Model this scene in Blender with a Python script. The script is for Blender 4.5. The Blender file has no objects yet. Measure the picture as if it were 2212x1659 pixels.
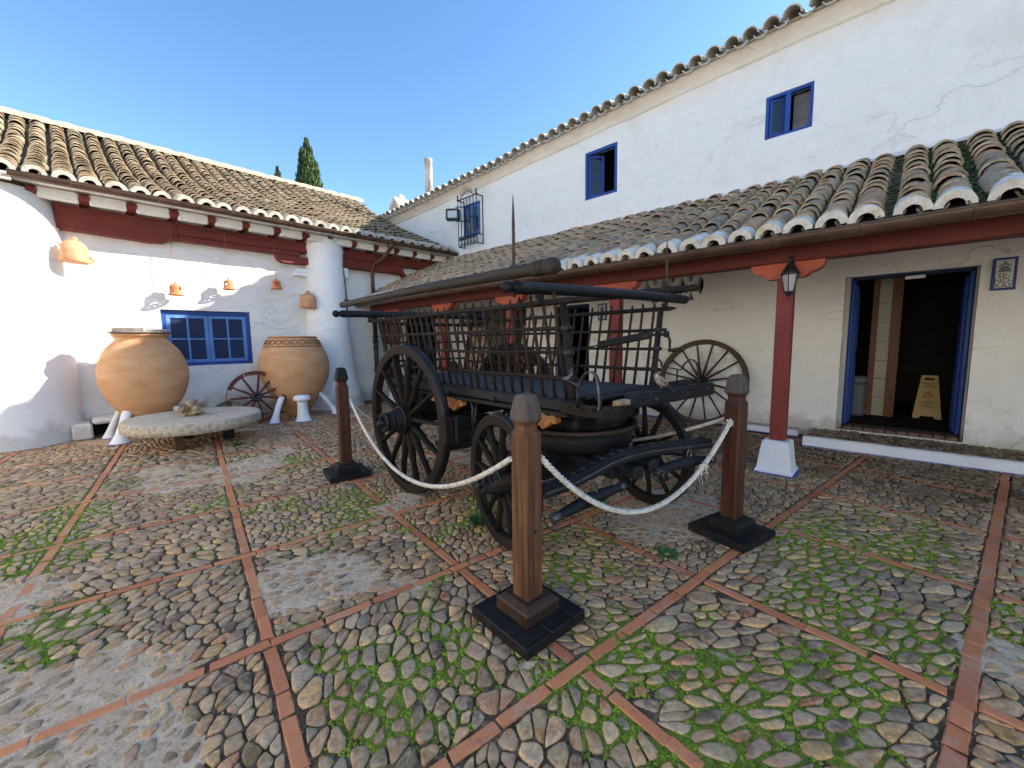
import bpy, bmesh, math, random
import numpy as np
from mathutils import Vector, Matrix, noise, geometry
random.seed(7); np.random.seed(7)
R = math.radians
scene = bpy.context.scene
COL = scene.collection

# ---------------------------------------------------------------- camera
cam_data = bpy.data.cameras.new('camera'); cam = bpy.data.objects.new('camera', cam_data)
COL.objects.link(cam); scene.camera = cam
cam_data.sensor_fit = 'HORIZONTAL'; cam_data.sensor_width = 36.0
cam_data.lens = 36 * 876.5 / 2212
cam_data.clip_start = 0.05; cam_data.clip_end = 3000
PITCH, ROLL, YAW = 0.105389, -0.0136950, 0.812417
fw = Vector((math.sin(YAW)*math.cos(PITCH), math.cos(YAW)*math.cos(PITCH), -math.sin(PITCH)))
r0 = Vector((math.cos(YAW), -math.sin(YAW), 0)); u0 = r0.cross(fw)
r1 = r0*math.cos(ROLL) + u0*math.sin(ROLL); u1 = -r0*math.sin(ROLL) + u0*math.cos(ROLL)
M = Matrix((( r1.x, u1.x, -fw.x, 0), (r1.y, u1.y, -fw.y, 0), (r1.z, u1.z, -fw.z, 1.4), (0, 0, 0, 1)))
cam.matrix_world = M

# ---------------------------------------------------------------- world and sun
SUN = Vector((1.0, -0.69, 0.667)).normalized()
world = bpy.data.worlds.new('World'); scene.world = world; world.use_nodes = True
wn = world.node_tree.nodes; wl = world.node_tree.links; wn.clear()
wo = wn.new('ShaderNodeOutputWorld'); bg = wn.new('ShaderNodeBackground'); sky = wn.new('ShaderNodeTexSky')
sky.sky_type = 'NISHITA'; sky.sun_disc = False
sky.sun_elevation = math.asin(SUN.z); sky.sun_rotation = math.atan2(SUN.x, SUN.y)
sky.altitude = 700; sky.air_density = 1.0; sky.dust_density = 0.5; sky.ozone_density = 1.0
bg.inputs['Strength'].default_value = 0.12
hs = wn.new('ShaderNodeHueSaturation'); hs.inputs['Saturation'].default_value = 1.20; hs.inputs['Hue'].default_value = 0.5
wl.new(sky.outputs[0], hs.inputs['Color']); wl.new(hs.outputs[0], bg.inputs['Color']); wl.new(bg.outputs[0], wo.inputs['Surface'])
sl = bpy.data.lights.new('sun', 'SUN'); sl.energy = 4.6; sl.angle = R(0.53); sl.color = (1.0, 0.93, 0.82)
so = bpy.data.objects.new('sun', sl); COL.objects.link(so)
so.rotation_euler = (-SUN).to_track_quat('-Z', 'Y').to_euler(); so.location = SUN * 40
scene.view_settings.view_transform = 'Standard'; scene.view_settings.look = 'None'
scene.view_settings.exposure = 1.52; scene.view_settings.gamma = 1.0
scene.view_settings.use_curve_mapping = False
scene.cycles.max_bounces = 8; scene.cycles.diffuse_bounces = 5

# ---------------------------------------------------------------- helpers
def link(o, parent=None, local=True):
    COL.objects.link(o)
    if parent is not None: o.parent = parent
    return o
class MB:
    def __init__(s): s.v = []; s.f = []; s.c = []; s.m = []; s.sm = []
    def add(s, verts, faces, col=None, mat=0, smooth=False):
        b = len(s.v); s.v.extend([tuple(x) for x in verts])
        for f in faces:
            s.f.append(tuple(b+i for i in f)); s.c.append(col); s.m.append(mat); s.sm.append(smooth)
    def box(s, lo, hi, mat=0, col=None, rot=None, piv=None, bev=0.0):
        x0,y0,z0 = lo; x1,y1,z1 = hi
        if bev > 0:
            b = min(bev, (x1-x0)*.45, (y1-y0)*.45, (z1-z0)*.45)
            vs = []
            for z, i in ((z0, b), (z0+b, 0), (z1-b, 0), (z1, b)):
                X0,X1,Y0,Y1 = x0+i, x1-i, y0+i, y1-i; k = b if i == 0 else b*.5
                vs += [(X0+k,Y0,z),(X1-k,Y0,z),(X1,Y0+k,z),(X1,Y1-k,z),(X1-k,Y1,z),(X0+k,Y1,z),(X0,Y1-k,z),(X0,Y0+k,z)]
            fs = [tuple(range(7,-1,-1)), tuple(range(24,32))]
            for r in range(3):
                for i in range(8): j = (i+1)%8; fs.append((r*8+i, r*8+j, r*8+8+j, r*8+8+i))
        else:
            vs = [(x0,y0,z0),(x1,y0,z0),(x1,y1,z0),(x0,y1,z0),(x0,y0,z1),(x1,y0,z1),(x1,y1,z1),(x0,y1,z1)]
            fs = [(3,2,1,0),(4,5,6,7),(0,1,5,4),(1,2,6,5),(2,3,7,6),(3,0,4,7)]
        if rot is not None:
            p = Vector(piv) if piv is not None else Vector(((x0+x1)/2,(y0+y1)/2,(z0+z1)/2))
            vs = [p + rot @ (Vector(q)-p) for q in vs]
        s.add(vs, fs, col, mat)
    def tube(s, pts, rad, n=10, mat=0, cap=True, smooth=True, flat=None, col=None):
        pts = [Vector(p) for p in pts]; N = len(pts)
        if not isinstance(rad, (list, tuple)): rad = [rad]*N
        vs = []; prev = None
        for i, p in enumerate(pts):
            t = (pts[min(i+1,N-1)] - pts[max(i-1,0)])
            t = t.normalized() if t.length > 1e-9 else Vector((0,0,1))
            if prev is None:
                a = Vector((0,0,1)) if abs(t.z) < .9 else Vector((1,0,0))
                x = t.cross(a).normalized()
            else:
                x = prev - t*prev.dot(t); x = x.normalized() if x.length > 1e-6 else t.orthogonal().normalized()
            prev = x; y = t.cross(x)
            fx, fy = (1,1) if flat is None else flat
            for k in range(n):
                a = 2*math.pi*k/n
                vs.append(p + x*(math.cos(a)*rad[i]*fx) + y*(math.sin(a)*rad[i]*fy))
        fs = []
        for i in range(N-1):
            for k in range(n):
                j = (k+1)%n; fs.append((i*n+k, i*n+j, i*n+n+j, i*n+n+k))
        s.add(vs, fs, col, mat, smooth)
        if cap:
            b = len(s.v)-len(vs)
            s.f.append(tuple(b+k for k in range(n-1,-1,-1))); s.f.append(tuple(b+(N-1)*n+k for k in range(n)))
            s.c += [col]*2; s.m += [mat]*2; s.sm += [False]*2
    def lathe(s, prof, origin=(0,0,0), axis=None, n=24, mat=0, smooth=True, cap=True, skip=None, a0=0, a1=2*math.pi, col=None):
        # prof: (radius, height) list; axis: 3x3 matrix (columns x,y,z)
        o = Vector(origin); full = abs(a1-a0-2*math.pi) < 1e-6
        m = n if full else n+1; vs = []
        for r_, h in prof:
            for k in range(m):
                a = a0 + (a1-a0)*k/n
                q = Vector((math.cos(a)*r_, math.sin(a)*r_, h))
                vs.append(o + (axis @ q if axis is not None else q))
        fs = []
        for i in range(len(prof)-1):
            for k in range(n):
                if skip and skip(i, k): continue
                j = (k+1) % m; fs.append((i*m+k, i*m+j, i*m+m+j, i*m+m+k))
        b = len(s.v); s.add(vs, fs, col, mat, smooth)
        if cap and full:
            L = len(prof)-1
            if prof[0][0] > 1e-4: s.f.append(tuple(b+k for k in range(m-1,-1,-1))); s.c.append(col); s.m.append(mat); s.sm.append(False)
            if prof[-1][0] > 1e-4: s.f.append(tuple(b+L*m+k for k in range(m))); s.c.append(col); s.m.append(mat); s.sm.append(False)
    def prism(s, poly, origin, ex, ey, ez, depth, mat=0, col=None):
        # poly 2D (convex or simple), extruded along ez
        o = Vector(origin); ex = Vector(ex); ey = Vector(ey); ez = Vector(ez); n = len(poly)
        vs = [o+ex*x+ey*y for x,y in poly] + [o+ex*x+ey*y+ez*depth for x,y in poly]
        fs = [tuple(range(n-1,-1,-1)), tuple(range(n,2*n))] + [(i,(i+1)%n,n+(i+1)%n,n+i) for i in range(n)]
        s.add(vs, fs, col, mat)
    def mesh(s, name, mats):
        me = bpy.data.meshes.new(name); me.from_pydata(s.v, [], s.f)
        for m_ in (mats if isinstance(mats, (list, tuple)) else [mats]): me.materials.append(m_)
        me.polygons.foreach_set('material_index', s.m)
        me.polygons.foreach_set('use_smooth', s.sm)
        if any(c is not None for c in s.c):
            at = me.color_attributes.new('tint', 'FLOAT_COLOR', 'CORNER')
            lt = np.empty(len(me.polygons), np.int32); me.polygons.foreach_get('loop_total', lt)
            cc = np.array([(c if c is not None else (.5,.5,.5)) + (1.0,) for c in s.c], np.float32)
            at.data.foreach_set('color', np.repeat(cc, lt, axis=0).ravel())
        me.update(); return me
    def build(s, name, mats, parent=None, loc=None, fix=True):
        me = s.mesh(name, mats)
        if fix and len(s.v) < 60000:
            bm = bmesh.new(); bm.from_mesh(me); bmesh.ops.recalc_face_normals(bm, faces=bm.faces); bm.to_mesh(me); bm.free()
        o = bpy.data.objects.new(name, me); link(o, parent)
        if loc is not None: o.location = loc
        return o
def empty(name, loc=(0,0,0), rz=0.0, label=None, cat=None, group=None):
    o = bpy.data.objects.new(name, None); COL.objects.link(o); o.location = loc; o.rotation_euler = (0,0,rz)
    o.empty_display_size = .2
    return tag(o, label, cat, group)
def tag(o, label=None, cat=None, group=None, kind=None):
    if label: o['label'] = label
    if cat: o['category'] = cat
    if group: o['group'] = group
    if kind: o['kind'] = kind
    return o
def rotz(a): return Matrix.Rotation(a, 3, 'Z')
def copy_obj(o, parent=None):
    c = o.copy(); COL.objects.link(c); c.parent = parent
    return c
def copy_tree(o, parent=None):
    c = copy_obj(o, parent)
    for ch in list(o.children): copy_tree(ch, c)
    return c
def fbm(x, y, z=0.0, oct=4):
    s = 0; a = 1; t = 0
    for i in range(oct):
        s += a*noise.noise(Vector((x,y,z+i*7.3))); t += a; a *= .5; x *= 2.03; y *= 2.03
    return s/t
def sstep(a, b, x):
    t = min(1, max(0, (x-a)/(b-a))); return t*t*(3-2*t)

# ---------------------------------------------------------------- materials
def newmat(name):
    m = bpy.data.materials.new(name); m.use_nodes = True; nt = m.node_tree
    return m, nt, nt.nodes['Principled BSDF']
def N(nt, t, **kw):
    n = nt.nodes.new(t)
    for k, v in kw.items():
        if k in n.inputs: n.inputs[k].default_value = v
        else: setattr(n, k, v)
    return n
def coords(nt, kind='Object', scale=(1,1,1)):
    tc = N(nt, 'ShaderNodeTexCoord'); mp = N(nt, 'ShaderNodeMapping'); mp.inputs['Scale'].default_value = scale
    nt.links.new(tc.outputs[kind], mp.inputs['Vector']); return mp.outputs['Vector']
def noi(nt, vec, scale, detail=6, rough=.6, dist=0.0):
    n = N(nt, 'ShaderNodeTexNoise'); n.inputs['Scale'].default_value = scale; n.inputs['Detail'].default_value = detail
    n.inputs['Roughness'].default_value = rough; n.inputs['Distortion'].default_value = dist
    if vec is not None: nt.links.new(vec, n.inputs['Vector'])
    return n.outputs['Fac']
def ramp(nt, fac, stops, interp='LINEAR'):
    n = N(nt, 'ShaderNodeValToRGB'); cr = n.color_ramp; cr.interpolation = interp
    while len(cr.elements) < len(stops): cr.elements.new(.5)
    for e, (p, c) in zip(cr.elements, stops):
        e.position = p; e.color = tuple(c)+(1,) if len(c) == 3 else c
    nt.links.new(fac, n.inputs['Fac']); return n.outputs['Color']
def mix(nt, fac, a, b, mode='MIX'):
    n = N(nt, 'ShaderNodeMix'); n.data_type = 'RGBA'; n.blend_type = mode; n.clamp_result = False
    for s_, v in ((0, fac), (6, a), (7, b)):
        if isinstance(v, (int, float)): n.inputs[s_].default_value = v
        elif isinstance(v, tuple): n.inputs[s_].default_value = v+(1,) if len(v) == 3 else v
        else: nt.links.new(v, n.inputs[s_])
    return n.outputs[2]
def math_(nt, op, a, b=0.0, c=None):
    n = N(nt, 'ShaderNodeMath'); n.operation = op
    for i, v in enumerate((a, b) if c is None else (a, b, c)):
        if isinstance(v, (int, float)): n.inputs[i].default_value = v
        else: nt.links.new(v, n.inputs[i])
    return n.outputs[0]
def bump(nt, bsdf, h, strength=.3, dist=.01, prev=None):
    n = N(nt, 'ShaderNodeBump'); n.inputs['Strength'].default_value = strength; n.inputs['Distance'].default_value = dist
    nt.links.new(h, n.inputs['Height'])
    if prev is not None: nt.links.new(prev, n.inputs['Normal'])
    nt.links.new(n.outputs[0], bsdf.inputs['Normal']); return n.outputs[0]
def setc(nt, bsdf, col, rough=None):
    if isinstance(col, tuple): bsdf.inputs['Base Color'].default_value = col+(1,)
    else: nt.links.new(col, bsdf.inputs['Base Color'])
    if rough is not None:
        if isinstance(rough, (int, float)): bsdf.inputs['Roughness'].default_value = rough
        else: nt.links.new(rough, bsdf.inputs['Roughness'])
def simple(name, c1, c2, scale=6, rough=.6, bstr=.25, bdist=.004, bscale=40, metal=0, vec='Object', sc=(1,1,1), lo=.35, hi=.65, spec=None):
    m, nt, b = newmat(name); v = coords(nt, vec, sc)
    setc(nt, b, ramp(nt, noi(nt, v, scale), [(lo, c1), (hi, c2)]), rough)
    bump(nt, b, noi(nt, v, bscale), bstr, bdist); b.inputs['Metallic'].default_value = metal
    if spec is not None: b.inputs['Specular IOR Level'].default_value = spec
    return m
MT = {}
def plaster(name, base, stain, cracks=.15, st_lo=.56, spots=True, relief=1.0):
    m, nt, b = newmat(name); v = coords(nt, 'Object')
    n1 = noi(nt, v, .9, 8, .62, .6)
    c = ramp(nt, n1, [(.3, base), (st_lo, base), (.86, stain)])
    n2 = noi(nt, v, 7, 8, .7)
    c = mix(nt, ramp(nt, n2, [(.50, (0,0,0)), (.75, (.7,.7,.7))]), c, tuple(x*.90 for x in base))
    # ridged relief of old repairs, drawn out sideways, and a few true cracks in it
    vs_ = coords(nt, 'Object', (.45,.45,1.0)); wn_ = noi(nt, vs_, .95, 5, .55, .5)
    rid = math_(nt, 'ABSOLUTE', math_(nt, 'SUBTRACT', wn_, .5))
    gate = ramp(nt, noi(nt, v, .55, 3, .5), [(.40, (0,0,0)), (.55, (1,1,1))])
    line = mix(nt, 1.0, ramp(nt, rid, [(0, (1,1,1)), (.0030, (.6,.6,.6)), (.0075, (0,0,0))]), gate, 'MULTIPLY')
    soft = ramp(nt, rid, [(0, (1,1,1)), (.07, (0,0,0))])
    edge = ramp(nt, noi(nt, v, 2.6, 8, .7, .5), [(.49, (0,0,0)), (.51, (1,1,1))])
    c = mix(nt, math_(nt, 'MULTIPLY', line, cracks*1.9), c, tuple(x*.66 for x in stain))
    g_ = N(nt, 'ShaderNodeNewGeometry'); sz_ = N(nt, 'ShaderNodeSeparateXYZ'); nt.links.new(g_.outputs['Position'], sz_.inputs[0])
    dz_ = math_(nt, 'SUBTRACT', math_(nt, 'ADD', sz_.outputs['Z'], .16), math_(nt, 'MULTIPLY', noi(nt, v, 3.5, 6, .65), .62))
    c = mix(nt, ramp(nt, dz_, [(.0, (.75,.75,.75)), (.16, (0,0,0))]), c, tuple(x*.70 for x in stain))
    if spots:
        c = mix(nt, ramp(nt, noi(nt, v, 38, 3, .5), [(.70, (0,0,0)), (.76, (.5,.5,.5))]), c, tuple(x*.75 for x in stain))
    setc(nt, b, c, .9); b.inputs['Specular IOR Level'].default_value = .2
    tz_ = math_(nt, 'ADD', sz_.outputs['Z'], math_(nt, 'MULTIPLY', noi(nt, v, 2.2, 6, .65), .7))
    c = mix(nt, ramp(nt, math_(nt, 'SUBTRACT', tz_, 5.0), [(.42, (0,0,0)), (.80, (.65,.65,.65))]), c, (.72,.63,.52))
    setc(nt, b, c, .9)
    pv = bump(nt, b, noi(nt, v, 2.2, 5, .55), .7*relief, .07)
    pv = bump(nt, b, soft, .35*relief, .03, pv)
    pv = bump(nt, b, edge, .30*relief, .012, pv)
    pv = bump(nt, b, noi(nt, v, 20, 8, .7), .8*relief, .014, pv)
    bump(nt, b, math_(nt, 'MULTIPLY', line, -1.0), .7, .012, pv)
    return m
MT['plaster'] = plaster('white_plaster', (.80,.785,.755), (.66,.60,.52))
MT['plaster_eave'] = plaster('eave_plaster', (.78,.735,.66), (.62,.52,.42), .1, .42)
MT['plaster_in'] = plaster('portico_plaster', (.86,.83,.765), (.74,.68,.58), .35, .6)
MT['plaster_smooth'] = plaster('column_plaster', (.82,.82,.81), (.74,.71,.66), .0, .6, False, .5)
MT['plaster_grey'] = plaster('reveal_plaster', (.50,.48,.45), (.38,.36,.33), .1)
def wood(name, c1, c2, grain=(3,3,40), rough=.55, bstr=.35, bd=.003, axis=2, spec=.3, worn=None):
    m, nt, b = newmat(name); sc = [26,26,26]; sc[axis] = 1.6
    v = coords(nt, 'Object', tuple(sc)); v2 = coords(nt, 'Object')
    n1 = noi(nt, v, 1.0, 8, .65, .8); n2 = noi(nt, v2, 2.5, 5, .6)
    c = ramp(nt, n1, [(.32, c1), (.68, c2)])
    c = mix(nt, ramp(nt, n2, [(.35, (0,0,0)), (.7, (1,1,1))]), c, mix(nt, 1.0, c, (.72,.70,.68), 'MULTIPLY'))
    if worn is not None:
        c = mix(nt, ramp(nt, noi(nt, v2, 9, 8, .75), [(.58, (0,0,0)), (.68, (.8,.8,.8))]), c, worn)
    setc(nt, b, c, ramp(nt, n1, [(.3, (rough-.12,)*3), (.7, (rough+.18,)*3)])); b.inputs['Specular IOR Level'].default_value = spec
    bump(nt, b, n1, bstr, bd); return m
MT['black_wood'] = wood('dark_weathered_wood', (.009,.0078,.007), (.036,.029,.024), rough=.68, axis=1, spec=.14)
MT['black_wood_z'] = wood('dark_weathered_wood_upright', (.009,.0075,.0065), (.036,.027,.021), rough=.68, axis=2, spec=.14)
MT['black_wood_x'] = wood('dark_weathered_wood_cross', (.007,.007,.007), (.020,.019,.018), rough=.6, axis=0, spec=.18)
MT['pole_wood'] = wood('weathered_pole_wood', (.018,.014,.011), (.060,.048,.038), rough=.66, axis=1, spec=.3)
MT['navy_paint'] = wood('old_dark_navy_paint', (.006,.0072,.010), (.016,.018,.022), rough=.5, axis=0, spec=.24, worn=(.04,.038,.037))
MT['bed_wood'] = wood('grey_bed_planks', (.020,.021,.024), (.060,.062,.067), rough=.62, axis=1, spec=.3)
MT['stake_wood'] = wood('brown_stake_wood', (.013,.009,.007), (.062,.036,.023), rough=.66, axis=2, spec=.15)
MT['iron'] = simple('blackened_iron', (.010,.010,.011), (.032,.029,.027), 18, .5, .3, .002, 60, .4)
MT['rust'] = simple('rusty_iron', (.022,.016,.012), (.065,.042,.030), 14, .65, .3, .002, 60, .3)
MT['strap'] = simple('grey_iron_strap', (.055,.055,.056), (.13,.13,.13), 12, .38, .3, .002, 50, .7)
MT['orange'] = simple('orange_painted_wood', (.20,.065,.015), (.48,.19,.05), 14, .6, .4, .004, 30)
MT['post_wood'] = wood('brown_post_wood', (.035,.015,.007), (.20,.092,.040), rough=.62, axis=2, spec=.3, bstr=.8, bd=.006, worn=(.035,.018,.011))
MT['post_dark'] = wood('dark_red_post_wood', (.035,.012,.007), (.10,.034,.016), rough=.5, axis=2, spec=.35, bstr=.4)
MT['base_black'] = wood('black_base_wood', (.007,.007,.0075), (.022,.021,.021), rough=.55, axis=0, spec=.22, worn=(.05,.045,.042))
MT['cap_grey'] = wood('grey_cap_wood', (.035,.028,.024), (.13,.10,.082), rough=.55, axis=2, spec=.35, bstr=.6, bd=.004)
MT['red_paint'] = wood('oxblood_painted_wood', (.095,.017,.012), (.165,.032,.021), rough=.65, axis=0, bstr=.4, bd=.004, worn=(.12,.02,.015))
MT['red_sun'] = wood('oxblood_sunlit_paint', (.14,.026,.018), (.23,.044,.030), rough=.65, axis=0, bstr=.5, bd=.006, worn=(.10,.02,.015))  # brighter copy of the oxblood paint, sunlight put into the colour
MT['red_col'] = wood('red_painted_column', (.20,.034,.026), (.27,.052,.040), rough=.6, axis=2, bstr=.3, worn=(.15,.03,.026))
MT['red_cap'] = wood('orange_red_painted_bracket', (.36,.075,.035), (.44,.11,.055), rough=.6, axis=1, bstr=.2, worn=(.30,.05,.03))
MT['blue'] = wood('cobalt_blue_paint', (.010,.045,.24), (.016,.075,.36), rough=.5, axis=2, bstr=.3, spec=.4)
MT['navy_door'] = wood('dark_navy_door_paint', (.004,.009,.040), (.008,.018,.075), rough=.55, axis=2)
MT['blue_worn'] = wood('faded_blue_paint', (.07,.18,.47), (.12,.27,.60), rough=.6, axis=2, bstr=.5, bd=.004, worn=(.30,.34,.40))
MT['blue_line'] = simple('blue_painted_edge', (.02,.07,.40), (.03,.10,.50), 9, .7)
MT['gutter'] = simple('brown_metal_gutter', (.060,.032,.020), (.115,.066,.044), 5, .38, .2, .002, 20, .2)
MT['pipe_brown'] = simple('maroon_pipe', (.075,.022,.018), (.12,.036,.028), 8, .4)
MT['black_metal'] = simple('black_metal', (.012,.012,.013), (.024,.024,.026), 12, .4, .1)
MT['white_paint'] = simple('white_limewash', (.78,.79,.80), (.84,.84,.84), 5, .85, .5, .01, 18)
MT['terra_bell'] = simple('terracotta_bell', (.52,.17,.065), (.66,.25,.11), 10, .75, .3, .002, 60)
MT['terra_pot'] = simple('pale_terracotta', (.50,.235,.11), (.62,.33,.17), 9, .8, .3, .003, 40)
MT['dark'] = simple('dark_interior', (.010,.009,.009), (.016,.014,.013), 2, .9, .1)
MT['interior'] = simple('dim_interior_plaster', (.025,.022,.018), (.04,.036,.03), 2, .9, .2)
MT['tan_tile'] = simple('cream_wall_tile', (.34,.30,.22), (.40,.35,.26), 3, .4, .1)
MT['amber_wood'] = wood('varnished_amber_wood', (.12,.038,.010), (.21,.075,.022), rough=.4, axis=2)
MT['yellow'] = simple('yellow_plastic', (.42,.26,.02), (.48,.31,.03), 4, .4, .05)
MT['print_black'] = simple('black_print', (.02,.02,.02), (.03,.03,.03), 4, .6)
MT['print_red'] = simple('red_print', (.5,.03,.02), (.55,.04,.03), 4, .6)
MT['rope'] = None
def terracotta_jar():
    m, nt, b = newmat('jar_clay'); v = coords(nt, 'Object', (1,1,3.0)); v2 = coords(nt, 'Object')
    n1 = noi(nt, v, 2.0, 7, .6, .3); n2 = noi(nt, v2, 5, 8, .75)
    c = ramp(nt, n1, [(.28, (.45,.225,.11)), (.5, (.56,.31,.155)), (.72, (.62,.385,.215))])
    c = mix(nt, ramp(nt, n2, [(.62, (0,0,0)), (.80, (.5,.5,.5))]), c, (.33,.15,.07))
    c = mix(nt, ramp(nt, noi(nt, v2, 1.2, 5, .6), [(.52, (0,0,0)), (.75, (.55,.55,.55))]), c, (.40,.185,.08))
    c = mix(nt, ramp(nt, noi(nt, v2, 16, 7, .75), [(.63, (0,0,0)), (.70, (.6,.6,.6))]), c, (.62,.47,.33))
    wv = N(nt, 'ShaderNodeTexWave'); wv.bands_direction = 'Z'; wv.inputs['Scale'].default_value = 9; wv.inputs['Distortion'].default_value = 1.2
    nt.links.new(v2, wv.inputs['Vector'])
    setc(nt, b, c, .85); b.inputs['Specular IOR Level'].default_value = .2
    pv = bump(nt, b, wv.outputs['Fac'], .12, .006); bump(nt, b, noi(nt, v2, 34, 6, .6), .3, .004, pv); return m
MT['jar'] = terracotta_jar()
def granite():
    m, nt, b = newmat('millstone_rock'); v = coords(nt, 'Object')
    g = N(nt, 'ShaderNodeNewGeometry'); sx = N(nt, 'ShaderNodeSeparateXYZ'); nt.links.new(g.outputs['Normal'], sx.inputs[0])
    n1 = noi(nt, v, 14, 8, .7); n2 = noi(nt, v, 2.2, 5, .6)
    c = ramp(nt, n1, [(.3, (.34,.29,.225)), (.55, (.55,.48,.38)), (.75, (.66,.59,.48))])
    c = mix(nt, ramp(nt, n2, [(.4, (0,0,0)), (.7, (.5,.5,.5))]), c, (.60,.45,.31))
    side = math_(nt, 'LESS_THAN', math_(nt, 'ABSOLUTE', sx.outputs['Z']), .7)
    li = mix(nt, ramp(nt, noi(nt, v, 22, 6, .7), [(.48, (0,0,0)), (.58, (.8,.8,.8))]), c, (.26,.25,.16))
    c = mix(nt, side, c, li)
    setc(nt, b, c, .9); bump(nt, b, n1, .7, .012); return m
MT['granite'] = granite()
MT['rock'] = simple('ochre_rock', (.22,.15,.09), (.50,.38,.24), 9, .9, .9, .02, 16)
MT['trough'] = simple('pale_carved_stone', (.40,.37,.33), (.56,.53,.48), 7, .9, .6, .01, 22)
def tile_mat(name, cols, lich, lamt=.6, moss=0.0, mortar=False):
    m, nt, b = newmat(name); v = coords(nt, 'Object'); g = N(nt, 'ShaderNodeNewGeometry'); oi = N(nt, 'ShaderNodeObjectInfo')
    r_ = math_(nt, 'FRACT', math_(nt, 'ADD', g.outputs['Random Per Island'], oi.outputs['Random']))
    tcg = N(nt, 'ShaderNodeTexCoord'); gp = g.outputs['Position']
    c = ramp(nt, r_, [(i/(len(cols)-1), k) for i, k in enumerate(cols)])
    n1 = noi(nt, gp, 13, 8, .72, .4); n2 = noi(nt, gp, 45, 6, .7); n3 = noi(nt, gp, 1.3, 4, .6)
    c = mix(nt, math_(nt, 'MULTIPLY', ramp(nt, n1, [(.47, (0,0,0)), (.60, (1,1,1))]), lamt), c, lich)
    c = mix(nt, ramp(nt, n2, [(.55, (0,0,0)), (.70, (.75,.75,.75))]), c, (.055,.050,.040))
    c = mix(nt, ramp(nt, noi(nt, gp, 24, 5, .6), [(.58, (0,0,0)), (.66, (.75,.75,.75))]), c, (.46,.40,.29))
    setc(nt, b, c, .92); b.inputs['Specular IOR Level'].default_value = .15
    bump(nt, b, n1, .5, .01); return m
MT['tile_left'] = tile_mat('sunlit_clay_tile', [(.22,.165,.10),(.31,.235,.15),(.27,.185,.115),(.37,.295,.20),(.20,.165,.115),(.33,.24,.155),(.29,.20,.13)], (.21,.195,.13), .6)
MT['tile_right'] = tile_mat('lichened_clay_tile', [(.30,.24,.17),(.46,.35,.22),(.26,.23,.19),(.52,.40,.26),(.36,.29,.21),(.50,.31,.20),(.24,.21,.17)], (.19,.165,.115), .7)
MT['tile_channel'] = tile_mat('dark_channel_tile', [(.13,.105,.075),(.18,.14,.10),(.12,.11,.08)], (.08,.085,.05), .6)
def limed(name='limewashed_eave_tile', c0=(.62,.60,.55)):
    hi_ = tuple(min(.76, k*1.22) for k in c0)
    m, nt, b = newmat(name); g = N(nt, 'ShaderNodeNewGeometry'); gp = g.outputs['Position']
    c = ramp(nt, noi(nt, gp, 9, 8, .72, .3), [(.32, hi_), (.52, c0), (.64, (.52,.43,.27)), (.76, (.24,.21,.15))])
    c = mix(nt, ramp(nt, noi(nt, gp, 50, 5, .7), [(.58, (0,0,0)), (.70, (.7,.7,.7))]), c, (.17,.15,.11))
    setc(nt, b, c, .92); bump(nt, b, noi(nt, gp, 40, 6, .65), .6, .006); return m
MT['limed'] = limed()
MT['ridge_lime'] = limed('cream_ridge_mortar', (.34,.29,.21))
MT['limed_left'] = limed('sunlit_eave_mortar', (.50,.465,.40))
MT['limed_grey'] = limed('grey_mortared_tile', (.50,.47,.41))
def stone_mat():
    m, nt, b = newmat('cobble_stone'); at = N(nt, 'ShaderNodeAttribute'); at.attribute_name = 'tint'
    g = N(nt, 'ShaderNodeNewGeometry'); gp = g.outputs['Position']
    n1 = noi(nt, gp, 22, 8, .68, .6); n2 = noi(nt, gp, 90, 5, .7); n3 = noi(nt, gp, 1.1, 4, .55); n4 = noi(nt, gp, 13, 6, .65, .8)
    c = mix(nt, 1.0, at.outputs['Color'], ramp(nt, n1, [(.28, (.48,.46,.45)), (.5, (1,1,1)), (.72, (1.42,1.36,1.28))]), 'MULTIPLY')
    c = mix(nt, ramp(nt, n4, [(.52, (0,0,0)), (.64, (.55,.55,.55))]), c, (.46,.36,.245))
    c = mix(nt, ramp(nt, noi(nt, gp, 34, 8, .75, 1.2), [(.60, (0,0,0)), (.68, (.55,.55,.55))]), c, (.09,.075,.055))
    c = mix(nt, ramp(nt, n2, [(.62, (0,0,0)), (.72, (.5,.5,.5))]), c, (.46,.42,.37))
    c = mix(nt, 1.0, c, ramp(nt, noi(nt, gp, 55, 6, .7, .5), [(.32, (.62,.60,.58)), (.5, (1,1,1)), (.68, (1.35,1.30,1.22))]), 'MULTIPLY')
    dust = ramp(nt, noi(nt, gp, 8.5, 9, .75, .8), [(.47, (0,0,0)), (.56, (.60,.60,.60))])
    c = mix(nt, dust, c, ramp(nt, n2, [(.3, (.36,.265,.17)), (.7, (.60,.475,.335))]))
    setc(nt, b, c, ramp(nt, n1, [(.3, (.5,.5,.5)), (.7, (.8,.8,.8))])); b.inputs['Specular IOR Level'].default_value = .25
    pv = bump(nt, b, n1, .8, .012); bump(nt, b, n2, .3, .002, pv); return m
MT['stone'] = stone_mat()
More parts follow.
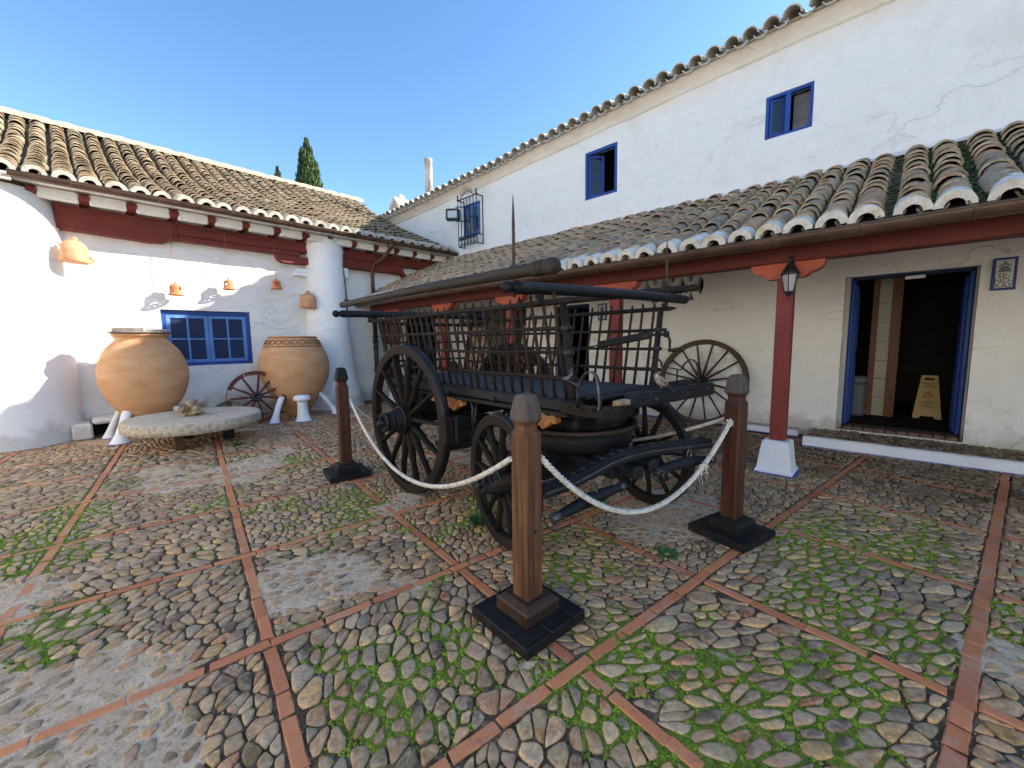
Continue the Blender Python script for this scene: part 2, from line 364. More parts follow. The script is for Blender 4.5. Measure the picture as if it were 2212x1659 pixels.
def brick_mat():
    m, nt, b = newmat('floor_brick'); g = N(nt, 'ShaderNodeNewGeometry'); gp = g.outputs['Position']; oi = N(nt, 'ShaderNodeObjectInfo')
    r_ = math_(nt, 'FRACT', math_(nt, 'ADD', g.outputs['Random Per Island'], oi.outputs['Random']))
    c = ramp(nt, r_, [(0, (.54,.18,.07)), (.35, (.62,.24,.10)), (.7, (.57,.22,.10)), (1, (.46,.145,.06))])
    c = mix(nt, ramp(nt, noi(nt, gp, 3.5, 9, .75), [(.52, (0,0,0)), (.60, (.38,.38,.38))]), c, (.50,.36,.27))
    c = mix(nt, ramp(nt, noi(nt, gp, 11, 8, .8), [(.56, (0,0,0)), (.66, (.7,.7,.7))]), c, (.22,.12,.08))
    c = mix(nt, ramp(nt, noi(nt, gp, 60, 6, .7), [(.56, (0,0,0)), (.7, (.45,.45,.45))]), c, (.16,.07,.045))
    setc(nt, b, c, .75); bump(nt, b, noi(nt, gp, 45, 6, .65), .45, .004); return m
MT['brick'] = brick_mat()
MT['brick_pale'] = simple('pale_brick', (.40,.24,.13), (.52,.33,.20), 12, .85, .4, .004, 40)
def ground_mat():
    m, nt, b = newmat('mortar_soil_bed'); at = N(nt, 'ShaderNodeAttribute'); at.attribute_name = 'mask'
    se = N(nt, 'ShaderNodeSeparateColor'); nt.links.new(at.outputs['Color'], se.inputs[0])
    g = N(nt, 'ShaderNodeNewGeometry'); gp = g.outputs['Position']
    n1 = noi(nt, gp, 7, 8, .65); n2 = noi(nt, gp, 60, 6, .7); n3 = noi(nt, gp, 20, 6, .7); n5 = noi(nt, gp, 150, 4, .7)
    soil = ramp(nt, n3, [(.3, (.035,.027,.016)), (.5, (.11,.082,.052)), (.72, (.34,.265,.18))])
    mort = ramp(nt, n1, [(.25, (.46,.345,.235)), (.5, (.66,.52,.375)), (.78, (.76,.635,.48))])
    mort = mix(nt, ramp(nt, noi(nt, gp, 14, 8, .75, .8), [(.50, (0,0,0)), (.62, (.75,.75,.75))]), mort, (.30,.21,.14))
    mort = mix(nt, ramp(nt, n2, [(.55, (0,0,0)), (.72, (.6,.6,.6))]), mort, (.21,.17,.13))
    mort = mix(nt, ramp(nt, n5, [(.66, (0,0,0)), (.74, (.7,.7,.7))]), mort, (.58,.54,.49))
    mo = ramp(nt, n2, [(.3, (.055,.075,.014)), (.5, (.15,.21,.028)), (.75, (.29,.37,.055))])
    fm = ramp(nt, math_(nt, 'ADD', se.outputs[0], math_(nt, 'MULTIPLY', math_(nt, 'SUBTRACT', n3, .5), .9)), [(.44, (0,0,0)), (.56, (1,1,1))])
    fg = ramp(nt, math_(nt, 'ADD', se.outputs[1], math_(nt, 'MULTIPLY', math_(nt, 'SUBTRACT', n3, .5), 1.3)), [(.42, (0,0,0)), (.55, (1,1,1))])
    c = mix(nt, fm, soil, mort); c = mix(nt, fg, c, mo)
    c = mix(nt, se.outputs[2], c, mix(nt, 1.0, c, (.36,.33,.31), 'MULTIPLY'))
    setc(nt, b, c, .95); b.inputs['Specular IOR Level'].default_value = .2
    pv = bump(nt, b, n2, .9, .010); bump(nt, b, n3, .8, .016, pv); return m
MT['ground'] = ground_mat()
MT['moss'] = simple('bright_moss', (.055,.13,.010), (.20,.37,.035), 24, .95, .8, .006, 130, vec='Generated')
def moss_mat():
    m, nt, b = newmat('cushion_moss'); g = N(nt, 'ShaderNodeNewGeometry'); gp = g.outputs['Position']
    c = ramp(nt, noi(nt, gp, 26, 6, .7), [(.3, (.055,.10,.012)), (.48, (.18,.29,.025)), (.68, (.36,.50,.060))])
    c = mix(nt, ramp(nt, noi(nt, gp, 2.2, 4, .6), [(.45, (0,0,0)), (.7, (.6,.6,.6))]), c, (.20,.20,.06))
    setc(nt, b, c, .95); b.inputs['Specular IOR Level'].default_value = .15
    bump(nt, b, noi(nt, gp, 220, 4, .8), .9, .006); return m
MT['moss'] = moss_mat()
MT['roof_moss'] = simple('dark_roof_moss', (.020,.040,.008), (.075,.13,.022), 30, .95, .9, .008, 90)
MT['leaf'] = simple('cypress_green', (.022,.050,.014), (.075,.125,.030), 3, .8)
MT['weed'] = simple('weed_green', (.025,.085,.025), (.06,.17,.05), 12, .7)
MT['bark'] = simple('tree_bark', (.08,.055,.04), (.14,.10,.07), 8, .9)
def glass(name, col, rough=.05):
    m, nt, b = newmat(name); setc(nt, b, col, rough); b.inputs['Specular IOR Level'].default_value = .8; return m
MT['glass'] = glass('window_glass', (.012,.016,.026), .04)
MT['blind_glass'] = None; m_, nt_, b_ = newmat('pane_over_blind'); b_.inputs['Base Color'].default_value = (.018,.026,.075,1); b_.inputs['Roughness'].default_value = .35; b_.inputs['Specular IOR Level'].default_value = .25; MT['blind_glass'] = m_
wv_ = N(nt_, 'ShaderNodeTexWave'); wv_.bands_direction = 'Z'; wv_.inputs['Scale'].default_value = 15; wv_.inputs['Distortion'].default_value = .3; nt_.links.new(coords(nt_, 'Object'), wv_.inputs['Vector']); setc(nt_, b_, ramp(nt_, wv_.outputs['Fac'], [(.2, (.012,.018,.055)), (.6, (.028,.040,.10))])); bump(nt_, b_, wv_.outputs['Fac'], .5, .01)
MT['blind'] = simple('slatted_blind', (.035,.05,.11), (.05,.065,.13), 5, .5)
MT['lamp_glass'] = None
m_, nt_, b_ = newmat('lantern_glass'); b_.inputs['Base Color'].default_value = (.75,.68,.68,1); b_.inputs['Roughness'].default_value = .15; b_.inputs['Transmission Weight'].default_value = .6; MT['lamp_glass'] = m_
MT['flood_glass'] = glass('floodlight_glass', (.45,.50,.52), .15)
MT['tile_sign'] = simple('glazed_sign_tile', (.62,.60,.55), (.68,.66,.61), 6, .25, .05)
# ================================================================ GROUND
PHI = 0.1484
A2 = (math.sin(PHI), math.cos(PHI)); B2 = (math.cos(PHI), -math.sin(PHI))
def w_ab(a, b): return (a*A2[0]+b*B2[0], a*A2[1]+b*B2[1])
def ab_w(x, y): return (x*A2[0]+y*A2[1], x*B2[0]+y*B2[1])
def project(x, y, z=0.0):
    d = Vector((x, y, z-1.4)); w = d.dot(fw)
    if w < .05: return None
    return (1106+876.5*d.dot(r1)/w, 829.5-876.5*d.dot(u1)/w, w)
A_LINES = [-.98, .06, 1.11, 2.12, 3.15, 4.18, 5.22, 6.27, 7.30, 8.32, 9.36]
B_LINES = [-4.1, -3.04, -1.98, -.87, .18, 1.21, 2.25, 3.33, 4.37, 5.41, 6.45]
WALL_X, LWALL_Y, KERB_X = 7.05, 9.35, 6.36
def gauss(a, b, a0, b0, ra, rb=None):
    rb = rb or ra; return math.exp(-((a-a0)/ra)**2-((b-b0)/rb)**2)
def masks(x, y):
    a, b = ab_w(x, y)
    n1 = fbm(x*1.1+3, y*1.1-5, 1.0, 4); n2 = fbm(x*1.5-8, y*1.5+2, 4.0, 4)
    mort = .36 + n1*.9
    mort += .75*gauss(a,b,1.45,-.55,.75,.60) + .60*gauss(a,b,2.45,.55,.42,.40) + .35*gauss(a,b,2.3,-.35,.35,.45)
    mort += .45*gauss(a,b,1.62,2.75,.40,.45) + .5*gauss(a,b,1.28,.95,.14,.22) + .4*gauss(a,b,.55,1.75,.28,.22)
    mort += .35*gauss(a,b,3.4,1.6,.5,.6) + .35*gauss(a,b,5.4,.3,.6,.6) + .3*gauss(a,b,1.7,3.8,.35,.7) + .25*gauss(a,b,3.6,-.3,.3,.4)
    mort -= .8*gauss(a,b,1.6,.62,.42,.40) + .5*gauss(a,b,.55,2.0,.5,.7) + .4*gauss(a,b,3.6,.6,.4,.5)
    mort = sstep(.50, .66, mort)
    n3 = fbm(x*5.5-2, y*5.5+4, 8.0, 3); moss = .30 + n2*.8 + n3*.55
    moss += .50*gauss(a,b,1.6,.65,.5,.5) + .30*gauss(a,b,.5,2.2,.55,1.0) + .28*gauss(a,b,.6,1.2,.5,.5) + .30*gauss(a,b,3.5,.7,.5,.6)
    moss += .25*gauss(a,b,4.6,-1.2,1.2,.9) + .30*gauss(a,b,1.6,1.8,.4,.4) + .30*gauss(a,b,.6,3.3,.5,.8) + .2*gauss(a,b,2.6,1.4,.5,.5) + .2*gauss(a,b,5.7,.5,.6,.8)
    moss -= .35*gauss(a,b,1.3,-.8,.7,.8)
    if x > 4.9: moss -= .6*sstep(4.9, 5.4, x)
    if y > 8.2: moss -= .4
    moss = sstep(.47, .64, moss)*(1-mort*.85)
    return mort, moss
ground = tag(empty('ground', (0,0,0)), 'cobbled courtyard floor with brick lines and moss', None, None, 'structure')
ground['kind'] = 'structure'
# base bed sheet, fine grid
def bed_sheet():
    xs = np.arange(-3.4, 7.10, .035); ys = np.arange(-2.4, 9.5, .035)
    nx, ny = len(xs), len(ys); vs = []; mk = []
    for j, y in enumerate(ys):
        for i, x in enumerate(xs):
            mo, ms = masks(x, y)
            h = -.0105 + mo*.0048 + ms*.004*(1+noise.noise(Vector((x*38,y*38,0)))) + .003*noise.noise(Vector((x*9,y*9,3)))
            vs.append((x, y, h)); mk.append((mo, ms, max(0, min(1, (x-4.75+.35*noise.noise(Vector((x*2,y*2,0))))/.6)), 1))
    fs = [(j*nx+i, j*nx+i+1, (j+1)*nx+i+1, (j+1)*nx+i) for j in range(ny-1) for i in range(nx-1)]
    me = bpy.data.meshes.new('mortar_bed'); me.from_pydata(vs, [], fs); me.materials.append(MT['ground'])
    at = me.color_attributes.new('mask', 'FLOAT_COLOR', 'POINT'); at.data.foreach_set('color', np.array(mk, np.float32).ravel())
    me.polygons.foreach_set('use_smooth', [True]*len(fs)); me.update()
    o = bpy.data.objects.new('mortar_bed', me); link(o, ground); return o
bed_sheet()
mb = MB(); mb.add([(-600,-600,-.05),(600,-600,-.05),(600,600,-.05),(-600,600,-.05)], [(0,1,2,3)])
far = mb.build('surrounding_terrain', simple('dry_earth', (.30,.25,.19), (.40,.34,.27), .5, .95), None)
tag(far, 'plain earth around the farm buildings', None, None, 'structure')

PAL = [(.36,.26,.165),(.42,.30,.19),(.47,.32,.165),(.31,.225,.17),(.25,.165,.135),(.54,.375,.19),(.21,.18,.13),
       (.34,.28,.18),(.45,.275,.155),(.37,.24,.16),(.175,.15,.125),(.58,.45,.30),(.29,.215,.125),(.48,.36,.25),(.42,.21,.125),(.38,.295,.205),(.50,.33,.155),(.24,.17,.15),(.33,.23,.13)]
bases = [((1.44,1.27),.24), ((3.09,.785),.24), ((1.815,4.19),.24), ((3.35,4.25),.24)]
def voronoi_cell_stones(a0, a1, b0, b1, size, asp, th):
    ct, st = math.cos(th), math.sin(th)
    f = lambda p: ((p[0]*ct+p[1]*st)/asp, -p[0]*st+p[1]*ct)
    g = lambda q: (q[0]*asp*ct-q[1]*st, q[0]*asp*st+q[1]*ct)
    W_, H_ = b1-b0, a1-a0
    nb = max(2, round(W_/(size*math.sqrt(asp)) )); na = max(2, round(H_/(size*math.sqrt(asp))*asp**.5))
    # jittered points in the cell with a few left out
    pts = []
    n_tot = int(W_*H_/(size*size*asp*.92)); tries = 0; cells = {}
    md = size*.66
    while len(pts) < n_tot and tries < n_tot*14:
        tries += 1
        p = (b0+random.random()*W_, a0+random.random()*H_); q = f(p)
        dmin = md*random.choice((.58,.72,.85,1.0,1.15,1.35))
        k = (int(q[0]//size), int(q[1]//size)); ok = True
        for dx in (-1,0,1):
            for dy in (-1,0,1):
                for o in cells.get((k[0]+dx, k[1]+dy), ()):
                    if (o[0]-q[0])**2+(o[1]-q[1])**2 < dmin*dmin: ok = False; break
                if not ok: break
            if not ok: break
        if ok: pts.append(p); cells.setdefault(k, []).append(q)
    allp = list(pts)
    m = size*1.5
    for (x, y) in pts:
        if x-b0 < m: allp.append((2*b0-x, y))
        if b1-x < m: allp.append((2*b1-x, y))
        if y-a0 < m: allp.append((x, 2*a0-y))
        if a1-y < m: allp.append((x, 2*a1-y))
    for x in (b0-m, b1+m):
        for y in (a0-m, a1+m): allp.append((x, y))
    Q = [Vector(f(p)) for p in allp]
    vs, es, fs, ov, oe, of = geometry.delaunay_2d_cdt(Q, [], [], 0, 1e-7)
    inc = {}
    for t in fs:
        if len(t) != 3: continue
        A, B, C = vs[t[0]], vs[t[1]], vs[t[2]]
        d = 2*(A.x*(B.y-C.y)+B.x*(C.y-A.y)+C.x*(A.y-B.y))
        if abs(d) < 1e-10: continue
        a_, b_, c_ = A.length_squared, B.length_squared, C.length_squared
        cc = Vector(((a_*(B.y-C.y)+b_*(C.y-A.y)+c_*(A.y-B.y))/d, (a_*(C.x-B.x)+b_*(A.x-C.x)+c_*(B.x-A.x))/d))
        for i in t: inc.setdefault(i, []).append(cc)
    out = []
    for vi, org in enumerate(ov):
        if not org or org[0] >= len(pts): continue
        cs = inc.get(vi, [])
        if len(cs) < 3: continue
        P = vs[vi]; cs = sorted(cs, key=lambda c: math.atan2(c.y-P.y, c.x-P.x))
        poly = [g((c.x, c.y)) for c in cs]
        poly = [(min(b1, max(b0, x)), min(a1, max(a0, y))) for x, y in poly]
        out.append(poly)
    return out
def chaikin(p, it=1, q=.25):
    for _ in range(it):
        o = []
        for i in range(len(p)):
            a_, b_ = p[i], p[(i+1)%len(p)]
            o.append((a_[0]*(1-q)+b_[0]*q, a_[1]*(1-q)+b_[1]*q)); o.append((a_[0]*q+b_[0]*(1-q), a_[1]*q+b_[1]*(1-q)))
        p = o
    return p
def resample(p, n):
    L = [0]
    for i in range(len(p)): L.append(L[-1]+math.dist(p[i], p[(i+1)%len(p)]))
    T = L[-1]; out = []; k = 0
    for i in range(n):
        t = T*i/n
        while L[k+1] < t: k += 1
        u = (t-L[k])/max(1e-9, L[k+1]-L[k]); a_, b_ = p[k], p[(k+1)%len(p)]
        out.append((a_[0]+(b_[0]-a_[0])*u, a_[1]+(b_[1]-a_[1])*u))
    return out
stones = []   # (screen size, verts, faces, colour)
moss_spots = []
def in_view(x, y, m=120):
    p = project(x, y)
    return p is not None and -m < p[0] < 2212+m and p[1] < 1659+min(m, 700)
def cell_ok(x, y):
    if x > WALL_X-.02 or y > LWALL_Y: return False
    if x > KERB_X-.02 and y < .86: return False
    return True
def make_stones(cell, size, asp, th, z0=0.0, conv=w_ab, filt=cell_ok, force_dark=1.0, tight=None):
    a0, a1, b0, b1 = cell
    for poly in voronoi_cell_stones(a0, a1, b0, b1, size, asp, th):
        cx_ = sum(p[0] for p in poly)/len(poly); cy_ = sum(p[1] for p in poly)/len(poly)
        w = conv(cy_, cx_)
        if not filt(*w) or not in_view(*w, 900): continue
        pr = project(*w); dist = pr[2]
        mo, ms = masks(*w)
        for p in poly[::1]:
            if ms > .3 and dist < 5.5 and random.random() < .8: 
                q = conv(p[1], p[0]); moss_spots.append((q[0], q[1], ms))
        gap = .0016 + ms*.0052 + random.uniform(0, .0026)
        if tight is not None: gap = tight
        p2 = []
        shr = random.uniform(.90, 1.0)*(1-.24*mo*random.random())*(1-.06*ms)
        for (x, y) in poly:
            dx, dy = x-cx_, y-cy_; L = math.hypot(dx, dy)
            if L < 1e-6: continue
            k = max(.3, (L-gap*1.3)/L)*shr; p2.append((cx_+dx*k, cy_+dy*k))
        if len(p2) < 3: continue
        p2 = chaikin(p2, 2 if dist < 4.5 else 1, random.uniform(.10,.22))
        n = 14 if dist < 2.6 else (11 if dist < 4.5 else 8)
        p2 = resample(p2, n)
        ex = max(p[0] for p in p2)-min(p[0] for p in p2); ey = max(p[1] for p in p2)-min(p[1] for p in p2)
        if min(ex, ey) < .010: continue
        s = .5*(ex+ey); c = random.choice(PAL); j = random.uniform(.66, 1.42)*force_dark
        c = tuple((.95*k+.05*q_)*t_*j*random.uniform(.98, 1.02) for k, q_, t_ in zip(c, (.39,.305,.205), (1.06, .96, .80))); m_x = max(c); c = tuple(k*min(1, .62/m_x) for k in c)
        top = z0 + random.uniform(-.0045, .0035) - mo*.0045
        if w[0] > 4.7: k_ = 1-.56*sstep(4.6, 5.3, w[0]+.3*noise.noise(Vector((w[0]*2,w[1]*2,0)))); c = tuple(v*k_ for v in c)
        tx, ty = random.gauss(0, .05), random.gauss(0, .05)
        dome = min(.0048, s*.075)
        vs = []
        rings = ((1.0, -.016), (.985, -dome*.75), (.90, -dome*.16), (.58, 0.0)) if dist < 4.5 else ((1.0, -.012), (.78, 0.0))
        ph = random.uniform(0, 9)
        for k, dz in rings:
            for i, (x, y) in enumerate(p2):
                jj = 1 + .10*noise.noise(Vector((x*40+ph, y*40, k*3))) + .07*noise.noise(Vector((x*95+ph, y*95, 3)))
                X, Y = cx_+(x-cx_)*k*jj, cy_+(y-cy_)*k*jj; q = conv(Y, X)
                zz = top+dz+(tx*(X-cx_)+ty*(Y-cy_)) + (.0045*noise.noise(Vector((X*34,Y*34,ph))) if k < .95 and dist < 4.5 else 0)
                vs.append((q[0], q[1], zz))
        q = conv(cy_, cx_); vs.append((q[0], q[1], top+dome*.04)); fs = []
        for r_ in range(len(rings)-1):
            for i in range(n): k = (i+1)%n; fs.append((r_*n+i, r_*n+k, (r_+1)*n+k, (r_+1)*n+i))
        L = (len(rings)-1)*n
        for i in range(n): fs.append((L+i, L+(i+1)%n, len(vs)-1))
        stones.append((s/dist, vs, fs, c, w))
HW = .032
for i in range(len(A_LINES)-1):
    for j in range(len(B_LINES)-1):
        a0, a1, b0, b1 = A_LINES[i]+HW, A_LINES[i+1]-HW, B_LINES[j]+HW, B_LINES[j+1]-HW
        am, bm_ = (a0+a1)/2, (b0+b1)/2
        vis = any(in_view(*w_ab(a, b), m=1000) and cell_ok(*w_ab(a, b)) for a in (a0, am, a1) for b in (b0, bm_, b1))
        if not vis: continue
        random.seed(i*31+j*7+5)
        size = random.uniform(.052, .066); asp = random.uniform(1.3, 1.8); th = random.uniform(-1.4, 1.4)
        j -= 1
        if (i, j) == (2, 3): size, asp, th = .066, 1.5, 1.0
        if (i, j) == (1, 4): size, asp, th = .060, 2.0, -.45
        if (i, j) == (1, 3): size, asp, th = .064, 1.5, .9
        if (i, j) == (1, 5): size, asp, th = .058, 2.0, -.35
        if am > 5: size *= 1.1
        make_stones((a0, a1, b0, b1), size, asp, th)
random.seed(99)
# raised cobbled strip in front of the doorway
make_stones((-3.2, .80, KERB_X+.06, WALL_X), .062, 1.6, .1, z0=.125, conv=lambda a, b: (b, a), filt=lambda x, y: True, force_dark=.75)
def near_base(w):
    return any(abs(w[0]-c[0]) < r and abs(w[1]-c[1]) < r for c, r in bases)
stones.sort(key=lambda s: -s[0])
NS = 300; cnt = 0; rest = MB()
for s_, vs, fs, c, w in stones:
    if cnt < NS and not near_base(w):
        cx_, cy_ = w; me = bpy.data.meshes.new('stone')
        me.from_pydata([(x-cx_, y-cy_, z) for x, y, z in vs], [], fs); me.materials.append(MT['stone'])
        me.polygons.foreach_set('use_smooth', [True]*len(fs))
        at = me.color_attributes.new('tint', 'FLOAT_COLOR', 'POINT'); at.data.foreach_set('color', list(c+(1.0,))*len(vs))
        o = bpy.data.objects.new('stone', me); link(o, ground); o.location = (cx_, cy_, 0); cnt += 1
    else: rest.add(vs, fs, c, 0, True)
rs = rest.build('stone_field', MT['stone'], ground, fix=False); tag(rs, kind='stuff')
print('stones', len(stones))
# moss cushions
mm = MB(); random.seed(12)
prof = ((1.0, -.35), (.86, .35), (.45, .85))
for (x, y, m_) in moss_spots:
    for k in range(random.choice((3,4,5,6,7))):
        r_ = random.uniform(.0028, .0082)*(.6+.6*m_); X = x+random.gauss(0, .011); Y = y+random.gauss(0, .011)
        h = r_*random.uniform(.5, .8); z = -.0085; n = 5; vs = []; ph = random.random()*6
        for rr, hh in prof:
            for i in range(n):
                a = ph+2*math.pi*i/n; q = r_*rr*random.uniform(.75, 1.2); vs.append((X+math.cos(a)*q, Y+math.sin(a)*q, z+h*hh+.002))
        vs.append((X, Y, z+h+.002)); fs = []
        for r2 in range(2):
            for i in range(n): j = (i+1)%n; fs.append((r2*n+i, r2*n+j, r2*n+n+j, r2*n+n+i))
        for i in range(n): fs.append((2*n+i, 2*n+(i+1)%n, 3*n))
        mm.add(vs, fs, None, 0, True)
print('moss', len(mm.v))
ms = mm.build('moss', MT['moss'], None, fix=False)
tag(ms, 'bright green moss growing in the joints between the cobbles', 'moss', None, 'stuff')
# loose gravel crumbs in the joints
gb = MB(); random.seed(31)
for _ in range(9000):
    a = random.uniform(.0, 4.6); b = random.uniform(-1.9, 3.6); 
    if random.random() < .35: a = random.choice(A_LINES[1:6])+random.gauss(0, .05)
    x, y = w_ab(a, b)
    if not in_view(x, y, 10): continue
    r_ = random.uniform(.0014, .0042); z = -.006+r_*.2; ph = random.random()*6; vs = []
    for i in range(4): q = ph+i*1.57; vs.append((x+math.cos(q)*r_*random.uniform(.7,1.2), y+math.sin(q)*r_*random.uniform(.7,1.2), z))
    vs += [(x, y, z+r_*.9), (x, y, z-r_*.9)]
    gb.add(vs, [(0,1,4),(1,2,4),(2,3,4),(3,0,4),(1,0,5),(2,1,5),(3,2,5),(0,3,5)], random.choice(((.5,.47,.42),(.4,.35,.3),(.6,.58,.54),(.42,.14,.07),(.25,.21,.18))))
gr_ = gb.build('gravel', MT['stone'], None, fix=False); tag(gr_, 'loose pale gravel crumbs scattered over the cobbled floor', 'gravel', None, 'stuff')

# bricks of the grid lines
def brick_mesh(L, W_, chip):
    m = MB(); n = 5; vs = []; fs = []
    rnd = random.Random(chip); T = .045
    def row(z, ins):
        out = []
        for s_ in (1, -1):
            for i in range(n):
                t = i/(n-1)*2-1; t *= s_
                out.append((t*(L/2-ins)+ (0 if abs(t) < 1 else rnd.uniform(-.006,.006)), -s_*(W_/2-ins)+rnd.uniform(-.0026,.0026), z))
        return out
    for z, ins in ((-T, 0), (-.004, 0), (0, .004)): vs += row(z, ins)
    k = 2*n
    for r_ in range(2):
        for i in range(k): j = (i+1)%k; fs.append((r_*k+i, r_*k+j, (r_+1)*k+j, (r_+1)*k+i))
    fs.append(tuple(range(2*k, 3*k)))
    m.add(vs, fs); return m.mesh('brick', MT['brick'])
BM = {}
def get_brick(L, W_, v): 
    key = (round(L, 2), W_, v)
    if key not in BM: BM[key] = brick_mesh(L, W_, hash(key) % 1000)
    return BM[key]
brs = []
random.seed(5)
def brick_line(kind, c, t0, t1, skip=None):
    t = t0+.01
    while t < t1-.03:
        wide = (kind == 'B' and abs(c-.06) < .01)
        L = random.choice((.24,.24,.245,.23,.12,.19)) if not wide else random.choice((.118,.12,.122,.24))
        L = min(L, t1-t-.01); tm = t+L/2
        a, b = (tm, c) if kind == 'A' else (c, tm)
        x, y = w_ab(a, b); t += L+random.uniform(.006, .016)
        if L < .05: continue
        if not cell_ok(x, y) or not in_view(x, y, 900): continue
        random.random()
        brs.append((project(x, y)[2], x, y, kind, L, .060 if wide else .052))
for b in B_LINES:
    for i in range(len(A_LINES)-1): brick_line('A', b, A_LINES[i]+HW, A_LINES[i+1]-HW)
for a in A_LINES: brick_line('B', a, B_LINES[0], B_LINES[-1])
brs.sort(); restb = MB()
for k, (d, x, y, kind, L, W_) in enumerate(brs):
    rz_ = (math.pi/2-PHI if kind == 'A' else -PHI) + random.gauss(0, .018)
    z = random.uniform(-.005, -.001); off = random.gauss(0, .002)
    me = get_brick(L, W_, random.randrange(4)); rot = (random.gauss(0, .012), random.gauss(0, .012), rz_)
    if k < 300:
        o = bpy.data.objects.new('brick', me); link(o, ground); o.location = (x+off, y+off, z); o.rotation_euler = rot
    else:
        mm_ = Matrix.Rotation(rz_, 3, 'Z'); restb.add([mm_ @ v.co + Vector((x, y, z)) for v in me.vertices], [tuple(p.vertices) for p in me.polygons])
if restb.v: tag(restb.build('brick_rows', MT['brick'], ground, fix=False), kind='stuff')
print('bricks', len(brs))
# ================================================================ WALLS
def wall_grid(name, u0, u1, z0, z1, place, holes, mats, parent, step=.16, amp=.009, thick=.30, reveal_mat=0, seed=0, wob=.006):
    """wall sheet with openings; place(u, depth, z) -> world point; holes: (u0,u1,z0,z1,reveal depth)"""
    us = set(np.round(np.arange(u0, u1+1e-6, step), 4)) | {u0, u1}; zs = set(np.round(np.arange(z0, z1+1e-6, step), 4)) | {z0, z1}
    for h in holes: us |= {h[0], h[1]}; zs |= {h[2], h[3]}
    def clean(s, keep):
        s = sorted(s); o = [s[0]]
        for v in s[1:]:
            if v-o[-1] < .03:
                if v in keep and o[-1] not in keep: o[-1] = v
                elif v in keep: o.append(v)
            else: o.append(v)
        return o
    us = clean(us, {h[i] for h in holes for i in (0,1)} | {u0,u1}); zs = clean(zs, {h[i] for h in holes for i in (2,3)} | {z0,z1})
    m = MB(); idx = {}; vs = []; fs = []
    def P(i, j):
        if (i, j) not in idx:
            u, z = us[i], zs[j]; d = amp*fbm(u*1.3+seed, z*1.3, seed, 3)*2
            du = wob*noise.noise(Vector((u*3,z*3,seed+5))); dz = wob*noise.noise(Vector((u*3,z*3,seed+9)))
            if u in (u0, u1): du = 0
            if z in (z0, z1): dz = 0
            idx[(i, j)] = len(vs); vs.append(place(u+du, d, z+dz))
        return idx[(i, j)]
    def inh(u, z): return any(h[0] < u < h[1] and h[2] < z < h[3] for h in holes)
    for i in range(len(us)-1):
        for j in range(len(zs)-1):
            if inh((us[i]+us[i+1])/2, (zs[j]+zs[j+1])/2): continue
            fs.append((P(i,j), P(i+1,j), P(i+1,j+1), P(i,j+1)))
    m.add(vs, fs, None, 0, True)
    for h in holes:
        i0, i1, j0, j1 = us.index(h[0]), us.index(h[1]), zs.index(h[2]), zs.index(h[3])
        ring = [(i, j0) for i in range(i0, i1)] + [(i1, j) for j in range(j0, j1)] + [(i, j1) for i in range(i1, i0, -1)] + [(i0, j) for j in range(j1, j0, -1)]
        rv = []; n = len(ring)
        for (i, j) in ring: rv.append(vs[P(i, j)])
        for (i, j) in ring: rv.append(place(us[i], -h[4], zs[j]))
        m.add(rv, [(k, (k+1)%n, n+(k+1)%n, n+k) for k in range(n)], None, reveal_mat)
    # back sheet closes the wall
    bz = []
    for h in sorted(holes): bz.append(h)
    o = m.build(name, mats, parent, fix=False)
    return o

# ---------------------------------------------------------------- long two-storey house
long_house = empty('long_house', (7.05, 2.0, 0), 0, 'long two-storey whitewashed house on the right with three blue windows and tiled eave', 'house')
EAVE = [(-9,.04),(1.2,-.01),(2.9,-.07),(4,-.11),(5,-.15),(6,-.18),(7,-.24),(8.3,-.27),(9.6,-.31),(11.1,-.34),(12.9,-.36)]
def eave_dz(y): return float(np.interp(y, [e[0] for e in EAVE], [e[1] for e in EAVE]))
def inv(o, p): return (p[0]-o.location.x, p[1]-o.location.y, p[2]-o.location.z)
def LX(p): return inv(long_house, p)
H_win1 = (3.94, 4.635, 4.12, 5.0); H_win2 = (1.022, 1.583, 4.232, 4.815); H_win3 = (7.68, 8.30, 4.05, 4.86)
H_door = (-.632, .548, .14, 2.180); H_door2 = (4.52, 5.38, .02, 2.12); H_arch = (6.20, 8.25, .02, 2.15)
H_vent = (2.33, 3.40, 2.00, 2.50)
wall_holes = [H_win1+(.22,), H_win2+(.20,), H_win3+(.10,), H_door+(.28,), H_door2+(.25,), H_arch+(.18,), H_vent+(.22,)]
up = [h for h in wall_holes if h[2] > 3]; lo_ = [h for h in wall_holes if h[2] < 3]
wall_grid('upper_wall', -9.0, 12.6, 3.30, 5.46, lambda u, d, z: LX((7.05-d, u, z)), up, [MT['plaster'], MT['plaster']], long_house, seed=3, amp=.012)
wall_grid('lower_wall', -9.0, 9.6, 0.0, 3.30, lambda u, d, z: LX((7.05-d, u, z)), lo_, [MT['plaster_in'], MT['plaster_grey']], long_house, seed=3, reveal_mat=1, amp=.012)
# cornice band below the eave (slightly proud), with small drip bead
mb = MB(); st = .14; ys = np.arange(-9.0, 12.6, st); prof = [(7.055,5.39),(7.028,5.405),(7.012,5.425),(7.016,5.445),(6.985,5.47),(6.955,5.52),(6.91,5.56),(6.885,5.585)]
vs = []; fs = []
for i, y in enumerate(ys):
    for k, (x, z) in enumerate(prof):
        w_ = .008*fbm(y*1.7, k*.8, 2, 3); vs.append(LX((x+w_, y, z+w_*.8+eave_dz(y))))
n = len(prof)
for i in range(len(ys)-1):
    for k in range(n-1): fs.append((i*n+k, (i+1)*n+k, (i+1)*n+k+1, i*n+k+1))
mb.add(vs, fs, None, 0, True); mb.build('cornice', MT['plaster_eave'], long_house, fix=False)
